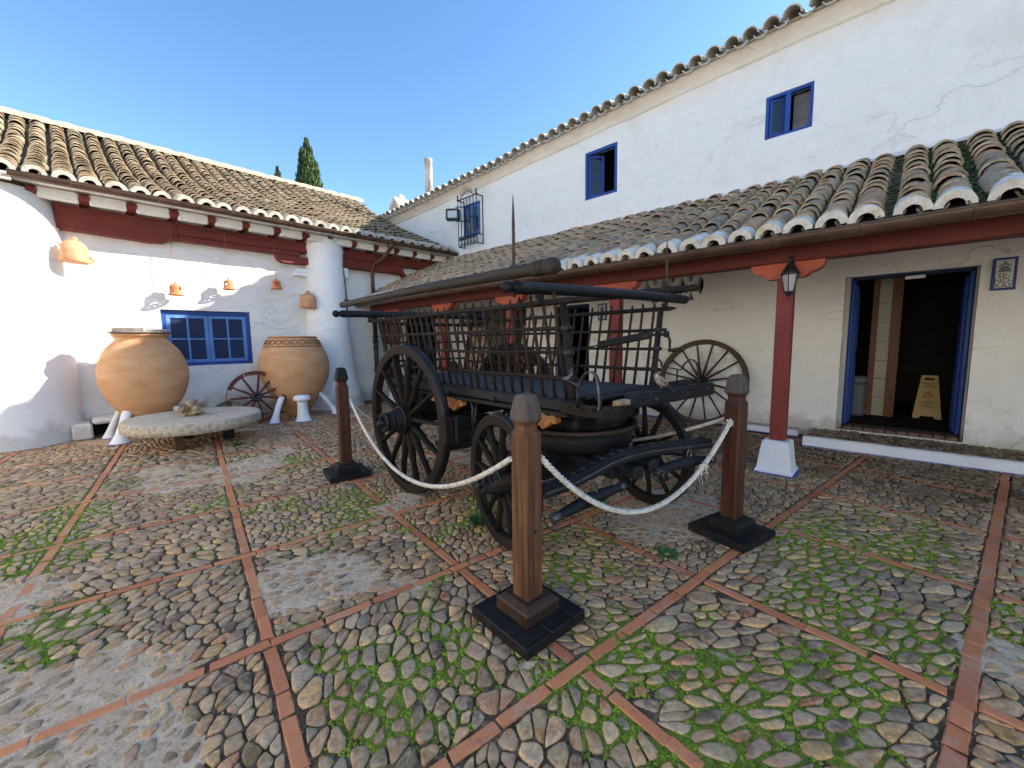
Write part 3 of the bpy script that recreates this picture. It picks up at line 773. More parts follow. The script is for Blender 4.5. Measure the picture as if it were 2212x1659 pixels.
# body behind the front (closes the rooms, carries the shadow)
mb = MB()
mb.add([LX(p) for p in ((7.06,-9,5.44),(7.06,12.6,5.44),(10.2,12.6,7.0),(10.2,-9,7.0),(13.3,12.6,5.44),(13.3,-9,5.44),(13.3,-9,0),(13.3,12.6,0),(7.06,-9,0),(7.06,12.6,0))],
       [(2,3,5,4),(4,5,6,7),(0,3,2,1),(8,6,5,3,0),(9,1,2,4,7)])
mb.build('rear_walls', MT['plaster'], long_house, fix=False)
mb = MB(); vs = []; ye = [e[0] for e in EAVE]
for y in ye:
    d = eave_dz(y); vs += [LX((6.84,y,5.60+d)), LX((10.2,y,7.04+d)), LX((6.84,y,5.57+d)), LX((10.2,y,7.01+d))]
mb.add(vs, [f_ for i in range(len(ye)-1) for f_ in ((i*4,i*4+4,i*4+5,i*4+1),(i*4+2,i*4+3,i*4+7,i*4+6),(i*4,i*4+2,i*4+6,i*4+4))])
roof_up = mb.build('roof', MT['tile_left'], long_house, fix=False)

# ---- clay tiles
def tile_mesh(name, L, r_lo, r_hi, mat, th=.014, n=7, arc=math.pi, down=False, seed=0, rag=.0, squash=1.0):
    # axis along +y (uphill), lower end at y=0
    rnd = random.Random(seed); vs = []; fs = []; s = -1 if down else 1
    for (y, r_) in ((0, r_lo), (L, r_hi)):
        for rr in (r_, r_-th):
            for i in range(n+1):
                a = math.pi/2 - arc/2 + arc*i/n
                j = rnd.uniform(-rag, rag) if y == 0 else 0
                vs.append((math.cos(a)*rr, y+j, s*math.sin(a)*rr*squash))
    k = n+1
    for i in range(n):
        fs.append((i, i+1, 2*k+i+1, 2*k+i)); fs.append((k+i, 3*k+i, 3*k+i+1, k+i+1)); fs.append((i, k+i, k+i+1, i+1))
    fs.append((0, 2*k, 3*k, k)); fs.append((k-1, 2*k-1, 4*k-1, 3*k-1))
    m = MB(); m.add(vs, fs, None, 0, True); me = m.mesh(name, mat)
    bm = bmesh.new(); bm.from_mesh(me)
    for e in bm.edges:
        if len(e.link_faces) == 2 and e.calc_face_angle(0) > .9: e.smooth = False
    bm.to_mesh(me); bm.free(); return me
def roof_tiles(part, to_local, surf, u_list, v_len, exposure, r_, cover_mat, eave_mat, keep, score, limit=300, seed=0, L=.44, eave_name='eave_tile', e_th=.056, chan_mat=None, chan_dz=0.0):
    """surf(u, s) -> (point, down/up slope dir, across dir, normal) ; s is distance uphill"""
    rnd = random.Random(seed); allT = []
    covers = [tile_mesh('tile', L, r_*1.10, r_*.80, cover_mat, th=.018, seed=k, rag=.008) for k in range(4)]
    eaves = [tile_mesh(eave_name, L*.8, r_*1.20, r_*.96, eave_mat, th=e_th, n=9, seed=k+9, rag=.004) for k in range(3)]
    chans = [tile_mesh('channel', L, r_*.96, r_*1.0, chan_mat or MT['tile_channel'], down=True, seed=k+20, arc=math.pi*.8) for k in range(2)]
    nrow = int(v_len/exposure)+1; pitch = u_list[1]-u_list[0]
    for ci, u in enumerate(u_list):
        cj = rnd.gauss(0, .010)
        for k in range(nrow):
            s = k*exposure + (rnd.uniform(-.03, .03) if k else rnd.uniform(-.012, .012))
            for typ in ('cover', 'channel'):
                uu = u + (pitch/2 if typ == 'channel' else 0) + cj + rnd.gauss(0, .005)
                fr = surf(uu, s)
                if fr is None or not keep(fr[0]): continue
                p, up_, ac, nm = fr
                lift = .030 if typ == 'cover' else .072+chan_dz
                tilt = .066 if typ == 'cover' else .055
                if typ == 'cover' and k == 0: lift += .004
                rm = Matrix((ac, up_, nm)).transposed() @ Matrix.Rotation(-tilt + rnd.gauss(0, .022), 3, 'X') @ Matrix.Rotation(rnd.gauss(0, .045), 3, 'Z') @ Matrix.Rotation(rnd.gauss(0, .05), 3, 'Y')
                sc = rnd.uniform(.95, 1.06)
                pos = Vector(p) + nm*(lift+rnd.uniform(-.004, .006))
                if typ == 'channel': pos = Vector(p) + nm*(lift+.01)
                me = rnd.choice(eaves if (typ == 'cover' and k == 0 and eave_mat) else (covers if typ == 'cover' else chans))
                allT.append((score(pos) + (.0 if typ == 'cover' else 1e3) - (2 if me in eaves else 0), pos, rm, sc, me))
    allT.sort(key=lambda t: t[0]); rest = {}
    for i, (d, pos, rm, sc, me) in enumerate(allT):
        lp = Vector(to_local(pos))
        if i < limit and d < 900:
            o = bpy.data.objects.new(me.name.split('.')[0], me); link(o, part)
            o.matrix_local = Matrix.Translation(lp) @ rm.to_4x4() @ Matrix.Scale(sc, 4)
        else:
            key = me.materials[0].name
            b = rest.setdefault(key, (MB(), me.materials[0]))[0]
            mm_ = rm*sc
            b.add([lp + mm_ @ v.co for v in me.vertices], [tuple(p.vertices) for p in me.polygons], None, 0, True)
    for key, (b, mt) in rest.items():
        o = b.build('tile_field', mt, part, fix=False); tag(o, kind='stuff')
    print('tiles', part.name, len(allT))
cam_pos = Vector((0,0,1.4))
dist_score = lambda p: (p-cam_pos).length
# upper eave: one row of tiles seen from below
def surf_up(u, s):
    sl_ = Vector((1, 0, .43)).normalized(); nm = Vector((-.43, 0, 1)).normalized(); ac = Vector((0,-1,0))
    z = 5.585 + .018*fbm(u*.8, 3, 0, 3) + eave_dz(u)
    return (Vector((6.79, u, z)) + sl_*s, sl_, ac, nm)
roof_tiles(roof_up, LX, surf_up, list(np.arange(-1.5, 12.3, .25)), .5, .36, .094, MT['limed_grey'], MT['limed_grey'], lambda p: True, dist_score, 260, 4, eave_name='tile', e_th=.018, chan_mat=MT['limed_grey'], chan_dz=-.040)

# ---- windows of the long house (local x = out of the wall toward -X)
def framed_window(parent, h, depth, fw_, kind):
    y0, y1, z0, z1 = h; X = 7.05
    f = MB(); xo, xi = X+.006, X+.07
    f.box(LX((xo, y0+.003, z0+.003)), LX((xi, y0+fw_, z1-.003)), bev=.003); f.box(LX((xo, y1-fw_, z0+.003)), LX((xi, y1-.003, z1-.003)), bev=.003)
    f.box(LX((xo+.002, y0+fw_, z0+.003)), LX((xi-.002, y1-fw_, z0+fw_)), bev=.003); f.box(LX((xo+.002, y0+fw_, z1-fw_)), LX((xi-.002, y1-fw_, z1-.003)), bev=.003)
    w = f.build('window', MT['blue'], parent)
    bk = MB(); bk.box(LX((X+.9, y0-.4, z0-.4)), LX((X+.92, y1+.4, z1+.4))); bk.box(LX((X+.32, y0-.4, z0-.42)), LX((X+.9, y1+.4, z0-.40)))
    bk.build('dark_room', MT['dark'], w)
    return w
def leaf(parent, name, hinge, width, z0, z1, ang, mat=None, bars=True, gm=None, fw_=.045, sign=1):
    # casement leaf as a sub-part; hinge = (x, y) world; ang measured from -Y direction into the room
    f = MB(); L = width; mt = mat or MT['blue']
    d = Vector((math.sin(ang), sign*math.cos(ang), 0)); nrm = Vector((-d.y, d.x, 0)); o = Vector((hinge[0], hinge[1], 0))
    def bar(s0, s1, za, zb, t0=-.016, t1=.016):
        v = []
        for z in (za, zb):
            for s_, t in ((s0,t0),(s1,t0),(s1,t1),(s0,t1)): p = o+d*s_+nrm*t; v.append(LX((p.x, p.y, z)))
        f.add(v, [(3,2,1,0),(4,5,6,7),(0,1,5,4),(1,2,6,5),(2,3,7,6),(3,0,4,7)])
    bar(0, fw_, z0, z1); bar(L-fw_, L, z0, z1); bar(fw_, L-fw_, z0, z0+fw_, -.015, .015); bar(fw_, L-fw_, z1-fw_, z1, -.015, .015)
    if bars: zm = (z0+z1)/2; bar(fw_, L-fw_, zm-.012, zm+.012, -.013, .013)
    cf = f.build(name, mt, parent)
    g = MB(); v = []
    for z in (z0+fw_, z1-fw_):
        for s_, t in ((fw_,-.003),(L-fw_,-.003),(L-fw_,.003),(fw_,.003)): p = o+d*s_+nrm*t; v.append(LX((p.x, p.y, z)))
    g.add(v, [(3,2,1,0),(4,5,6,7),(0,1,5,4),(1,2,6,5),(2,3,7,6),(3,0,4,7)]); g.build('pane', gm or MT['glass'], parent)
w1 = framed_window(long_house, H_win1, .22, .055, 1)
leaf(w1, 'casement', (7.08, H_win1[1]-.06), .30, H_win1[2]+.06, H_win1[3]-.06, R(40), sign=-1)
leaf(w1, 'casement', (7.10, H_win1[0]+.07), .30, H_win1[2]+.06, H_win1[3]-.06, R(85), sign=1)
w2 = framed_window(long_house, H_win2, .2, .04, 2)
m_ = MB(); m_.box(LX((7.058, 1.285, 4.275)), LX((7.10, 1.345, 4.775))); m_.build('mullion', MT['blue'], w2)
leaf(w2, 'casement', (7.09, 1.54), .19, 4.28, 4.77, R(22), bars=False, sign=-1, fw_=.035)
m_ = MB(); m_.box(LX((7.20, 1.06, 4.28)), LX((7.215, 1.27, 4.77))); m_.build('inner_shutter', simple('shaded_inner_panel', (.10,.10,.105), (.16,.16,.165), 4, .8), w2)
w3 = framed_window(long_house, H_win3, .1, .05, 3)
for (a_, b_) in ((7.735, 7.985), (7.995, 8.245)):
    leaf(w3, 'casement', (7.085, a_), b_-a_, 4.11, 4.80, R(0), mat=MT['blue_worn'], bars=False, sign=1, fw_=.04, gm=MT['glass'])
# wrought-iron grille over the far window
gr = MB(); gx, gy0, gy1, gz0, gz1 = 6.84, 7.58, 8.28, 3.76, 4.99
def bar3(m, p, q, r_=.008, n=6): m.tube([LX(p), LX(q)], r_*1.35, n, cap=False)
for z in (4.93, 4.02, 3.80): bar3(gr, (gx, gy0, z), (gx, gy1, z), .010)
for i in range(7): y = gy0+(gy1-gy0)*i/6; bar3(gr, (gx, y, 3.80), (gx, y, 4.93), .0075)
for y in (gy0, gy1):
    for z in (4.93, 4.02, 3.80): bar3(gr, (gx, y, z), (7.05, y, z), .010)
    bar3(gr, (7.04, y, 3.80), (7.04, y, 4.93), .010)
    gr.lathe([(.03,0),(.022,.03),(.012,.06),(.02,.09),(.001,.16)], LX((gx, y, 4.93)), None, 8)
for i in range(6):      # scroll band below and crest above
    yc = gy0+(gy1-gy0)*(i+.5)/6; pts = [(gx, yc+.052*math.cos(t), 3.91+.075*math.sin(t)*(1-.25*math.cos(t))) for t in np.linspace(0, 2*math.pi, 13)]
    gr.tube([LX((gx, yc+.02*math.cos(t), 3.97+.035*math.sin(t))) for t in np.linspace(0, 6.28, 9)], .008, 5, cap=False)
    gr.tube([LX(p) for p in pts], .009, 5, cap=False)
gr.tube([LX((gx, gy0+.1+(gy1-gy0-.2)*t, 4.95+.12*math.sin(math.pi*t))) for t in np.linspace(0, 1, 12)], .010, 6)
for i in range(7):
    t = .12+.76*i/6; y = gy0+.1+(gy1-gy0-.2)*t; z = 4.95+.12*math.sin(math.pi*t)
    gr.tube([LX((gx, y+.04*math.sin(k*.9), z+.03+.035*k)) for k in range(4)], [.011,.008,.006,.003], 5)
gg = gr.build('window_grille', MT['iron'], long_house, fix=False)
mb = MB(); mb.tube([LX((7.035, 8.05, 3.76)), LX((7.035, 8.05, 3.52))], .012, 6); mb.build('cable_conduit', MT['white_paint'], long_house)
fl = empty('floodlight', (6.62, 8.22, 4.42), 0, 'black square floodlight on an iron arm beside the grilled window', 'floodlight')
m_ = MB(); m_.box((-.05,-.17,-.02), (.10,.17,.26), bev=.02); m_.build('housing', MT['black_metal'], fl).rotation_euler = (0,0,R(38))
m_ = MB(); m_.box((-.056,-.115,.035), (-.050,.115,.20)); m_.build('lens', MT['flood_glass'], fl).rotation_euler = (0,0,R(38))
m_ = MB(); m_.tube([(.05,-.05,.30),(.30,-.28,.30)], .012, 6); m_.tube([(.05,-.05,-.04),(.30,-.28,-.04)], .012, 6); m_.tube([(.30,-.28,.32),(.30,-.28,-.08)], .012, 6); m_.tube([(.30,-.28,.1),(.45,-.28,.1)], .012, 6)
m_.build('bracket_arm', MT['iron'], fl)

# ---- doorways
def shell(parent, y0, y1, z0, z1, x1, mat, name='dark_room'):
    b = MB(); x0 = 7.34
    P = [LX(p) for p in ((x0,y0,z0),(x1,y0,z0),(x1,y1,z0),(x0,y1,z0),(x0,y0,z1),(x1,y0,z1),(x1,y1,z1),(x0,y1,z1))]
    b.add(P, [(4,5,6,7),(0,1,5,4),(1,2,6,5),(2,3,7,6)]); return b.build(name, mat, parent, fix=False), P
y0, y1, z0, z1 = -.615, .495, .20, 2.172
lt_ = MB(); lt_.box(LX((7.20, y0+.002, z1-.03)), LX((7.288, y1-.002, z1+.006))); dfo = lt_.build('doorway', MT['navy_door'], long_house)
for a_, b_ in ((y0+.002, y0+.045), (y1-.045, y1-.002)): df = MB(); df.box(LX((7.19, a_, z0)), LX((7.29, b_, z1-.032)), bev=.008); df.build('door_post', MT['blue'], dfo)
for a_, b_ in ((.497, .5475), (-.6315, -.617)): jb_ = MB(); jb_.box(LX((7.12, a_, .135)), LX((7.33, b_, 2.175))); jb_.build('jamb', MT['plaster_grey'], long_house)
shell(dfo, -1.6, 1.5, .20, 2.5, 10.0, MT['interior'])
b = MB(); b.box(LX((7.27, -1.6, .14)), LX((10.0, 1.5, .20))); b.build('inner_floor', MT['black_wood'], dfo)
# open blue leaves folded inward, door closer, timber partition with tiled wall, bin
b = MB(); b.box(LX((7.295, y1-.070, .21)), LX((7.60, y1-.030, z1-.08)), bev=.01)
for zz in (.3, 1.2): b.box(LX((7.33, y1-.082, zz)), LX((7.56, y1-.071, zz+.8)), bev=.004)
b.build('door_leaf', MT['blue'], dfo)
b = MB(); b.box(LX((7.295, y0+.030, .21)), LX((7.62, y0+.070, z1-.08)), bev=.01); b.build('door_leaf', MT['blue'], dfo)
b = MB(); b.box(LX((7.10, -.20, 2.095)), LX((7.125, -.02, 2.135)), bev=.004); b.build('door_closer', MT['white_paint'], dfo)
b = MB(); b.box(LX((8.2, .235, .2)), LX((8.30, .30, 2.45))); b.build('timber_post', MT['amber_wood'], dfo)
b = MB(); b.box(LX((8.2, -.02, .2)), LX((8.34, .085, 2.45))); b.build('timber_post', MT['amber_wood'], dfo)
b = MB()
for k in range(8): b.box(LX((8.24, .087, .2+k*.28)), LX((8.29, .233, .2+k*.28+.275)), bev=.002)
b.build('tiled_wall', MT['tan_tile'], dfo)
b = MB()
dkb = simple('dark_threshold_brick', (.10,.055,.04), (.20,.12,.09), 14, .8, .4, .004, 40)  # darker brick tone for the threshold row
for k in range(10):
    yy = y0+.02+k*.108; b = MB(); b.box(LX((7.06+random.uniform(-.004,.004), yy, .13)), LX((7.30, yy+.098, .185+random.uniform(-.003,.003))), bev=.004); b.build('threshold_brick', dkb, long_house)
bin_ = empty('waste_bin', (8.1, .40, .20), 0, 'grey pedal bin standing just inside the doorway', 'bin')
m_ = MB(); m_.box((-.14,-.10,0), (.14,.10,.50), bev=.03); m_.build('bin_body', simple('bin_grey', (.10,.12,.12), (.14,.16,.16), 4, .4), bin_)
m_ = MB(); m_.box((-.15,-.11,.50), (.15,.11,.60), bev=.04); m_.build('lid', simple('bin_lid', (.16,.18,.18), (.2,.22,.22), 4, .35), bin_)
# wet floor sign (A-board)
def text_mesh(txt, size, mat, parent, loc, rot, ext=.001, name='lettering', align='CENTER'):
    cu = bpy.data.curves.new(name, 'FONT'); cu.body = txt; cu.size = size; cu.extrude = ext; cu.align_x = align; cu.align_y = 'CENTER'; cu.resolution_u = 2
    cu.space_line = .82
    t = bpy.data.objects.new('tmp_text', cu); COL.objects.link(t); bpy.context.view_layer.update()
    me = bpy.data.meshes.new_from_object(t.evaluated_get(bpy.context.evaluated_depsgraph_get())); COL.objects.unlink(t); bpy.data.objects.remove(t)
    me.name = name; me.materials.clear(); me.materials.append(mat)
    o = bpy.data.objects.new(name, me); link(o, parent); o.location = loc; o.rotation_euler = rot; return o
ws = empty('wet_floor_sign', (8.45, -.375, .20), R(-90), 'yellow folding wet-floor warning sign standing inside the dark doorway', 'warning sign')
for sgn in (-1, 1):
    m_ = MB(); W0, W1 = .15, .085; H = .62
    poly = [(-W0,0),(-.08,0),(-.07,.035),(.07,.035),(.08,0),(W0,0),(W1,H),(-W1,H)]
    m_.prism(poly, (0, -.12*sgn, 0), (1,0,0), (0,.12*sgn/H,1), (0,-sgn,0), .008)
    m_.build('panel', MT['yellow'], ws)
rx = (R(90)-math.atan(.12/.62)*1, 0, 0)
m_ = MB(); m_.prism([(-.05,.0),(.05,.0),(.05,.03),(-.05,.03)], (0,-.041,.555), (1,0,0), (0,.19,.98), (0,-1,0), .004); m_.build('handle_slot', MT['dark'], ws)
def on_sign(z): return (0, -.13+.12/.62*z-.002, z)
text_mesh('ATENCION\nSUELO\nMOJADO', .036, MT['print_black'], ws, on_sign(.475), (R(90)-.19, 0, 0))
text_mesh('CUIDADO\nPISO\nMOJADO', .040, MT['print_black'], ws, on_sign(.205), (R(90)-.19, 0, 0))
m_ = MB(); z_ = .31
for k in range(3):
    a_, b_ = [(-.055,0),(.055,0),(0,.085)][k], [(-.055,0),(.055,0),(0,.085)][(k+1)%3]
    pa = Vector(on_sign(z_+a_[1]))+Vector((a_[0],-.002,0)); pb = Vector(on_sign(z_+b_[1]))+Vector((b_[0],-.002,0)); m_.tube([pa, pb], .005, 5)
m_.tube([Vector(on_sign(z_+.055))+Vector((-.002,-.002,0)), Vector(on_sign(z_+.03))+Vector((.008,-.002,0)), Vector(on_sign(z_+.012))+Vector((-.015,-.002,0))], .004, 5)
m_.build('warning_triangle', MT['print_red'], ws)

# glazed tile signs on the wall
def tile_sign(y0, y1, z0, z1, lines, label, figure):
    yc, zc = (y0+y1)/2, (z0+z1)/2; W_, H_ = y1-y0, z1-z0
    s = empty('tile_sign', (7.045, yc, zc), R(-90), label, 'sign')
    m_ = MB(); m_.box((-W_/2+.02, -.020, -H_/2+.02), (W_/2-.02, 0, H_/2-.02), bev=.003); m_.build('tile_panel', MT['tile_sign'], s)
    m_ = MB(); b_ = .024; rag = lambda: random.uniform(-.004, .004)
    for (a0_, a1_, c0_, c1_) in ((-W_/2,W_/2,H_/2-b_,H_/2),(-W_/2,W_/2,-H_/2,-H_/2+b_),(-W_/2,-W_/2+b_,-H_/2+b_,H_/2-b_),(W_/2-b_,W_/2,-H_/2+b_,H_/2-b_)):
        m_.box((a0_+rag(), -.024, c0_), (a1_+rag(), .002, c1_), bev=.004)
    m_.build('painted_border', simple('navy_border', (.012,.03,.16), (.02,.05,.24), 20, .5), s)
    for k, t in enumerate(lines): text_mesh(t, .072 if len(t) < 4 else .056, MT['print_black'], s, (0, -.022, -.022-.054*k), (R(90),0,0))
    m_ = MB()
    if figure == 'dress': polys = [[(-.05,.02),(.05,.02),(.03,.075),(.012,.085),(-.012,.085),(-.03,.075)], [(-.055,.085),(-.01,.115),(.01,.115),(.055,.085),(.04,.078),(0,.10),(-.04,.078)], [(-.012,.118),(.012,.118),(.010,.14),(-.010,.14)]]
    else: polys = [[(-.04,.03),(-.015,.03),(0,.06),(.015,.03),(.04,.03),(.028,.11),(-.028,.11)], [(-.012,.113),(.012,.113),(.012,.135),(-.012,.135)]]
    for p in polys: m_.prism(p, (0,-.0205,0), (1,0,0), (0,0,1), (0,-1,0), .002)
    m_.build('painted_figure', simple('grey_glaze', (.12,.12,.12), (.2,.2,.2), 14, .4), s)
    return s
tile_sign(-.895, -.715, 1.885, 2.235, ['SE-', 'ÑO-', 'RAS'], 'blue bordered tile plaque reading SEÑORAS right of the open doorway', 'dress')
tile_sign(4.12, 4.31, 1.775, 2.10, ['CABA', 'LLE', 'ROS'], 'blue bordered tile plaque behind the cart beside the dark blue door', 'man')

# second doorway (dark, half open navy leaf) and the wide brick-sided gateway
d2 = MB(); y0, y1, z0, z1 = H_door2[:4]
for a_, b_ in ((y0+.004, y0+.07), (y1-.07, y1-.004)): d2.box(LX((7.13, a_, z0)), LX((7.24, b_, z1-.004)), bev=.006)
d2.box(LX((7.132, y0+.07, z1-.07)), LX((7.238, y1-.07, z1-.004)))
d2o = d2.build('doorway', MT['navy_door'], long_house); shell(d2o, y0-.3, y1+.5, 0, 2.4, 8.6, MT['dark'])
b = MB(); b.box(LX((7.20, y1-.30, .03)), LX((7.24, y1-.075, z1-.08)), bev=.006); b.build('door_leaf', MT['navy_door'], d2o)
ar = MB(); y0, y1, z0, z1 = H_arch[:4]; ar.box(LX((7.21, y0+.02, .02)), LX((7.25, y1-.02, 2.14)))
aro = ar.build('gateway', MT['interior'], long_house)
gm_ = wood('grey_brown_gate_boards', (.10,.085,.075), (.17,.145,.13), rough=.7, axis=2)
for k in range(9):
    a_ = y0+.42+k*.135; b = MB(); b.box(LX((7.17, a_, 1.05)), LX((7.205, a_+.13, 2.14)), bev=.004); b.build('board', gm_, aro)
for k in range(9):
    a_ = y0+.42+k*.135; b = MB(); b.box(LX((7.175, a_, .05)), LX((7.205, a_+.13, 1.04)), bev=.004); b.build('board', MT['black_wood_z'], aro)
random.seed(3)
bmesh_ = MB(); bmesh_.box((-.0,-.105,-.024), (.05,.105,.024), bev=.004); bme = bmesh_.mesh('brick', MT['brick_pale'])
for (a_, b_) in ((y0+.01, y0+.20), (y1-.62, y1-.02)):
    z = .05; r_ = 0
    while z < 1.72:
        yy = a_ + (0 if r_ % 2 else -.1)
        while yy < b_-.04:
            ya, yb = max(a_, yy), min(b_, yy+.2)
            if yb-ya > .05:
                o = bpy.data.objects.new('brick', bme); link(o, aro); o.location = LX((7.09+random.uniform(-.004,.004), (ya+yb)/2, z+.024)); o.scale = (1, (yb-ya-.012)/.21, 1)
            yy += .212
        z += .064; r_ += 1
b = MB()
for (a_, b_) in ((y0+.01, y0+.20), (y1-.62, y1-.02)): b.box(LX((7.10, a_-.005, .03)), LX((7.19, b_+.005, 1.74)))
b.build('mortar_core', MT['plaster_grey'], aro)
# openwork plaster vent under the portico roof
def curve_panel(name, outer, holes_, thick, mat, parent, matrix):
    cu = bpy.data.curves.new(name, 'CURVE'); cu.dimensions = '2D'; cu.fill_mode = 'BOTH'; cu.extrude = thick/2
    for poly in [outer]+holes_:
        sp = cu.splines.new('POLY'); sp.points.add(len(poly)-1); sp.use_cyclic_u = True
        for pt, p in zip(sp.points, poly): pt.co = (p[0], p[1], 0, 1)
    t = bpy.data.objects.new('tmp_curve', cu); COL.objects.link(t); bpy.context.view_layer.update()
    me = bpy.data.meshes.new_from_object(t.evaluated_get(bpy.context.evaluated_depsgraph_get())); COL.objects.unlink(t); bpy.data.objects.remove(t)
    me.name = name; me.materials.clear(); me.materials.append(mat)
    o = bpy.data.objects.new(name, me); link(o, parent); o.matrix_local = matrix; return o
vy0, vy1, vz0, vz1 = H_vent; W_ = vy1-vy0; H_ = vz1-vz0; hs = []
pw = W_/3.5
for k in range(4):
    cx_ = pw*(.25+k); hw = .055
    leafp = [(cx_+hw*math.sin(math.pi*t)**.8*s_, .12+ .32*t) for s_, ts in ((1, np.linspace(.02, .98, 7)), (-1, np.linspace(.98, .02, 7))) for t in ts]
    leafp = [(min(W_-.012, max(.012, x)), z) for x, z in leafp]; hs.append(leafp)
for k in range(3):
    cx_ = pw*(.75+k); hs.append([(cx_-.055, .04),(cx_+.055, .04),(cx_+.012, .17),(cx_-.012, .17)]); hs.append([(cx_-.012, .34),(cx_+.012, .34),(cx_+.045, .44),(cx_-.045, .44)])
curve_panel('vent_lattice', [(0,0),(W_,0),(W_,H_),(0,H_)], hs, .16, MT['plaster_in'], long_house, Matrix.Translation(LX((7.135, vy1, vz0))) @ Matrix(((0,0,1,0),(-1,0,0,0),(0,1,0,0),(0,0,0,1))))
b = MB(); b.box(LX((7.23, vy0-.02, vz0-.02)), LX((7.25, vy1+.02, vz1+.02))); b.build('vent_back', MT['post_dark'], long_house)

# raised step before the doorway: white kerb face, cobbled top (stones belong to the ground)
kb = MB(); n_ = 40; vs = []; fs = []
for i in range(n_+1):
    y = -9+ (9+.82)*i/n_ if i < 8 else -3.2+(3.2+.82)*(i-8)/(n_-8)
    for (x, z) in ((KERB_X-.012,-.03),(KERB_X,.100),(KERB_X+.012,.117),(KERB_X+.07,.121),(KERB_X+.09,.104)):
        w_ = .006*noise.noise(Vector((y*4, x*9, z*9))); vs.append((x+w_, y, z+w_*.8))
for i in range(n_):
    for k in range(4): fs.append((i*5+k, i*5+k+1, (i+1)*5+k+1, (i+1)*5+k))
kb.add(vs, fs, None, 0, True); b0_ = len(kb.v)-5; kb.add([vs[-5],vs[-4],vs[-3],(7.05,.82,.12),(7.05,.82,-.03)], [(0,1,2,3,4)])
ko = kb.build('door_step', [MT['white_paint']], None, fix=False); tag(ko, 'low white painted kerb step running along the portico wall', None, None, 'structure')
b = MB(); b.box((KERB_X+.085, -9, .0), (7.05, .815, .108)); so_ = b.build('mortar_bed', MT['trough'], ground)
b = MB(); b.box((KERB_X-.03,-9,.001), (KERB_X-.008,.83,.0045)); b.box((KERB_X-.008,.822,.001),(7.03,.845,.0045)); b.box((7.02,.95,.001),(7.045,9.3,.02))
b.box((6.84,.93,.001),(6.862,1.80,.006))
tag(b.build('painted_line', MT['blue_line'], ground))
b = MB(); b.box((6.86,.94,.0),(7.045,1.78,.085), bev=.01); lo2 = b.build('wall_ledge', MT['white_paint'], long_house, fix=True); lo2.location = LX((0,0,0))
b = MB(); b.box((6.862,.942,.0855),(7.04,1.778,.10), bev=.006); o2 = b.build('ledge_top', MT['trough'], long_house); o2.location = LX((0,0,0))
# ---------------------------------------------------------------- sunlit range closing the courtyard behind the camera (seen in window reflections)
west = empty('west_house', (-5.2, 0, 0), 0, 'sunlit whitewashed range closing the yard behind the camera, seen mirrored in the panes', 'house')
WL = lambda p: (p[0]+5.2, p[1], p[2])
wall_grid('front_wall', -9.0, 9.3, 0, 5.6, lambda u, d, z: WL((-5.2+d, u, z)), [(-3,-2,.05,2.1,.3),(1.5,2.4,1.0,2.1,.2),(5,5.9,1.0,2.1,.2),(-1,0,3.6,4.6,.2),(3,4,3.6,4.6,.2)], [MT['plaster'], MT['plaster']], west, step=.5, seed=12)
b = MB(); b.box(WL((-5.6,-9,0)), WL((-5.55,9.3,5.6))); b.build('inner_wall', MT['dark'], west)
b = MB(); b.add([WL(p) for p in ((-4.9,-9,5.55),(-4.9,9.3,5.55),(-8.5,9.3,7.2),(-8.5,-9,7.2),(-12,9.3,5.5),(-12,-9,5.5),(-12,9.3,0),(-12,-9,0))], [(0,3,2,1),(3,5,4,2),(5,7,6,4)]); b.build('roof', MT['tile_left'], west, fix=False)
# ================================================================ PORTICO (lean-to along the long house)
portico = empty('portico', (4.95, 2.0, 0), 0, 'tiled lean-to porch with oxblood posts along the front of the long house', 'porch')
def PL(p): return (p[0]-4.95, p[1]-2.0, p[2])
COLY = [-3.0, -1.06, .85, 2.75, 4.68, 6.50, 8.35]
def base_mesh():
    m = MB(); vs = []
    for (h_, z) in ((.165,.0),(.17,.02),(.150,.05),(.138,.16),(.120,.315),(.105,.335),(.075,.338)):
        for a, b in ((-1,-1),(1,-1),(1,1),(-1,1)):
            for t in (0,):
                vs.append((a*h_+random.uniform(-.004,.004), b*h_+random.uniform(-.004,.004), z+random.uniform(-.003,.003)))
    fs = [(k*4+i, k*4+(i+1)%4, k*4+4+(i+1)%4, k*4+4+i) for k in range(6) for i in range(4)] + [(24,25,26,27)]
    m.add(vs, fs); return m.mesh('plinth', MT['white_paint'])
bmx = base_mesh()
ln = MB(); ln.box((-.19,-.19,.0005), (.19,.19,.005)); lnm = ln.mesh('painted_line', MT['blue_line'])
cm = MB(); cm.box((-.062,-.070,.33), (.062,.070,1.985), bev=.008); cmm = cm.mesh('shaft', MT['red_col'])
cp = MB(); pts = [(-.31,.145)]
half = [(.085,0),(.155,0),(.165,.018),(.185,.020),(.190,.040),(.215,.048),(.255,.060),(.290,.085),(.305,.115),(.310,.150)]
poly = [(-x, z) for x, z in reversed(half)] + half
cp.prism(poly, (-.068,0,1.985), (0,1,0), (0,0,1), (1,0,0), .136); cpm = cp.mesh('bracket', MT['red_cap'])
for y in COLY:
    c = empty('post', PL((4.95, y, 0))); c.parent = portico
    for me in (bmx, cmm, cpm, lnm):
        o = bpy.data.objects.new(me.name.split('.')[0], me); link(o, c)
b = MB(); b.box(PL((4.87,-9,2.137)), PL((5.03,9.3,2.305)), bev=.012); b.build('eave_beam', MT['red_paint'], portico)
b = MB(); b.box(PL((4.655,-9,2.262)), PL((4.69,9.3,2.322)), bev=.004); b.build('fascia_board', MT['red_paint'], portico)
rt = MB(); rt.box((0,-.04,-.045), (2.62,.04,.045), bev=.006); rtm = rt.mesh('rafter', MT['red_paint'])
SL = math.atan((3.50-2.375)/(7.05-4.66))
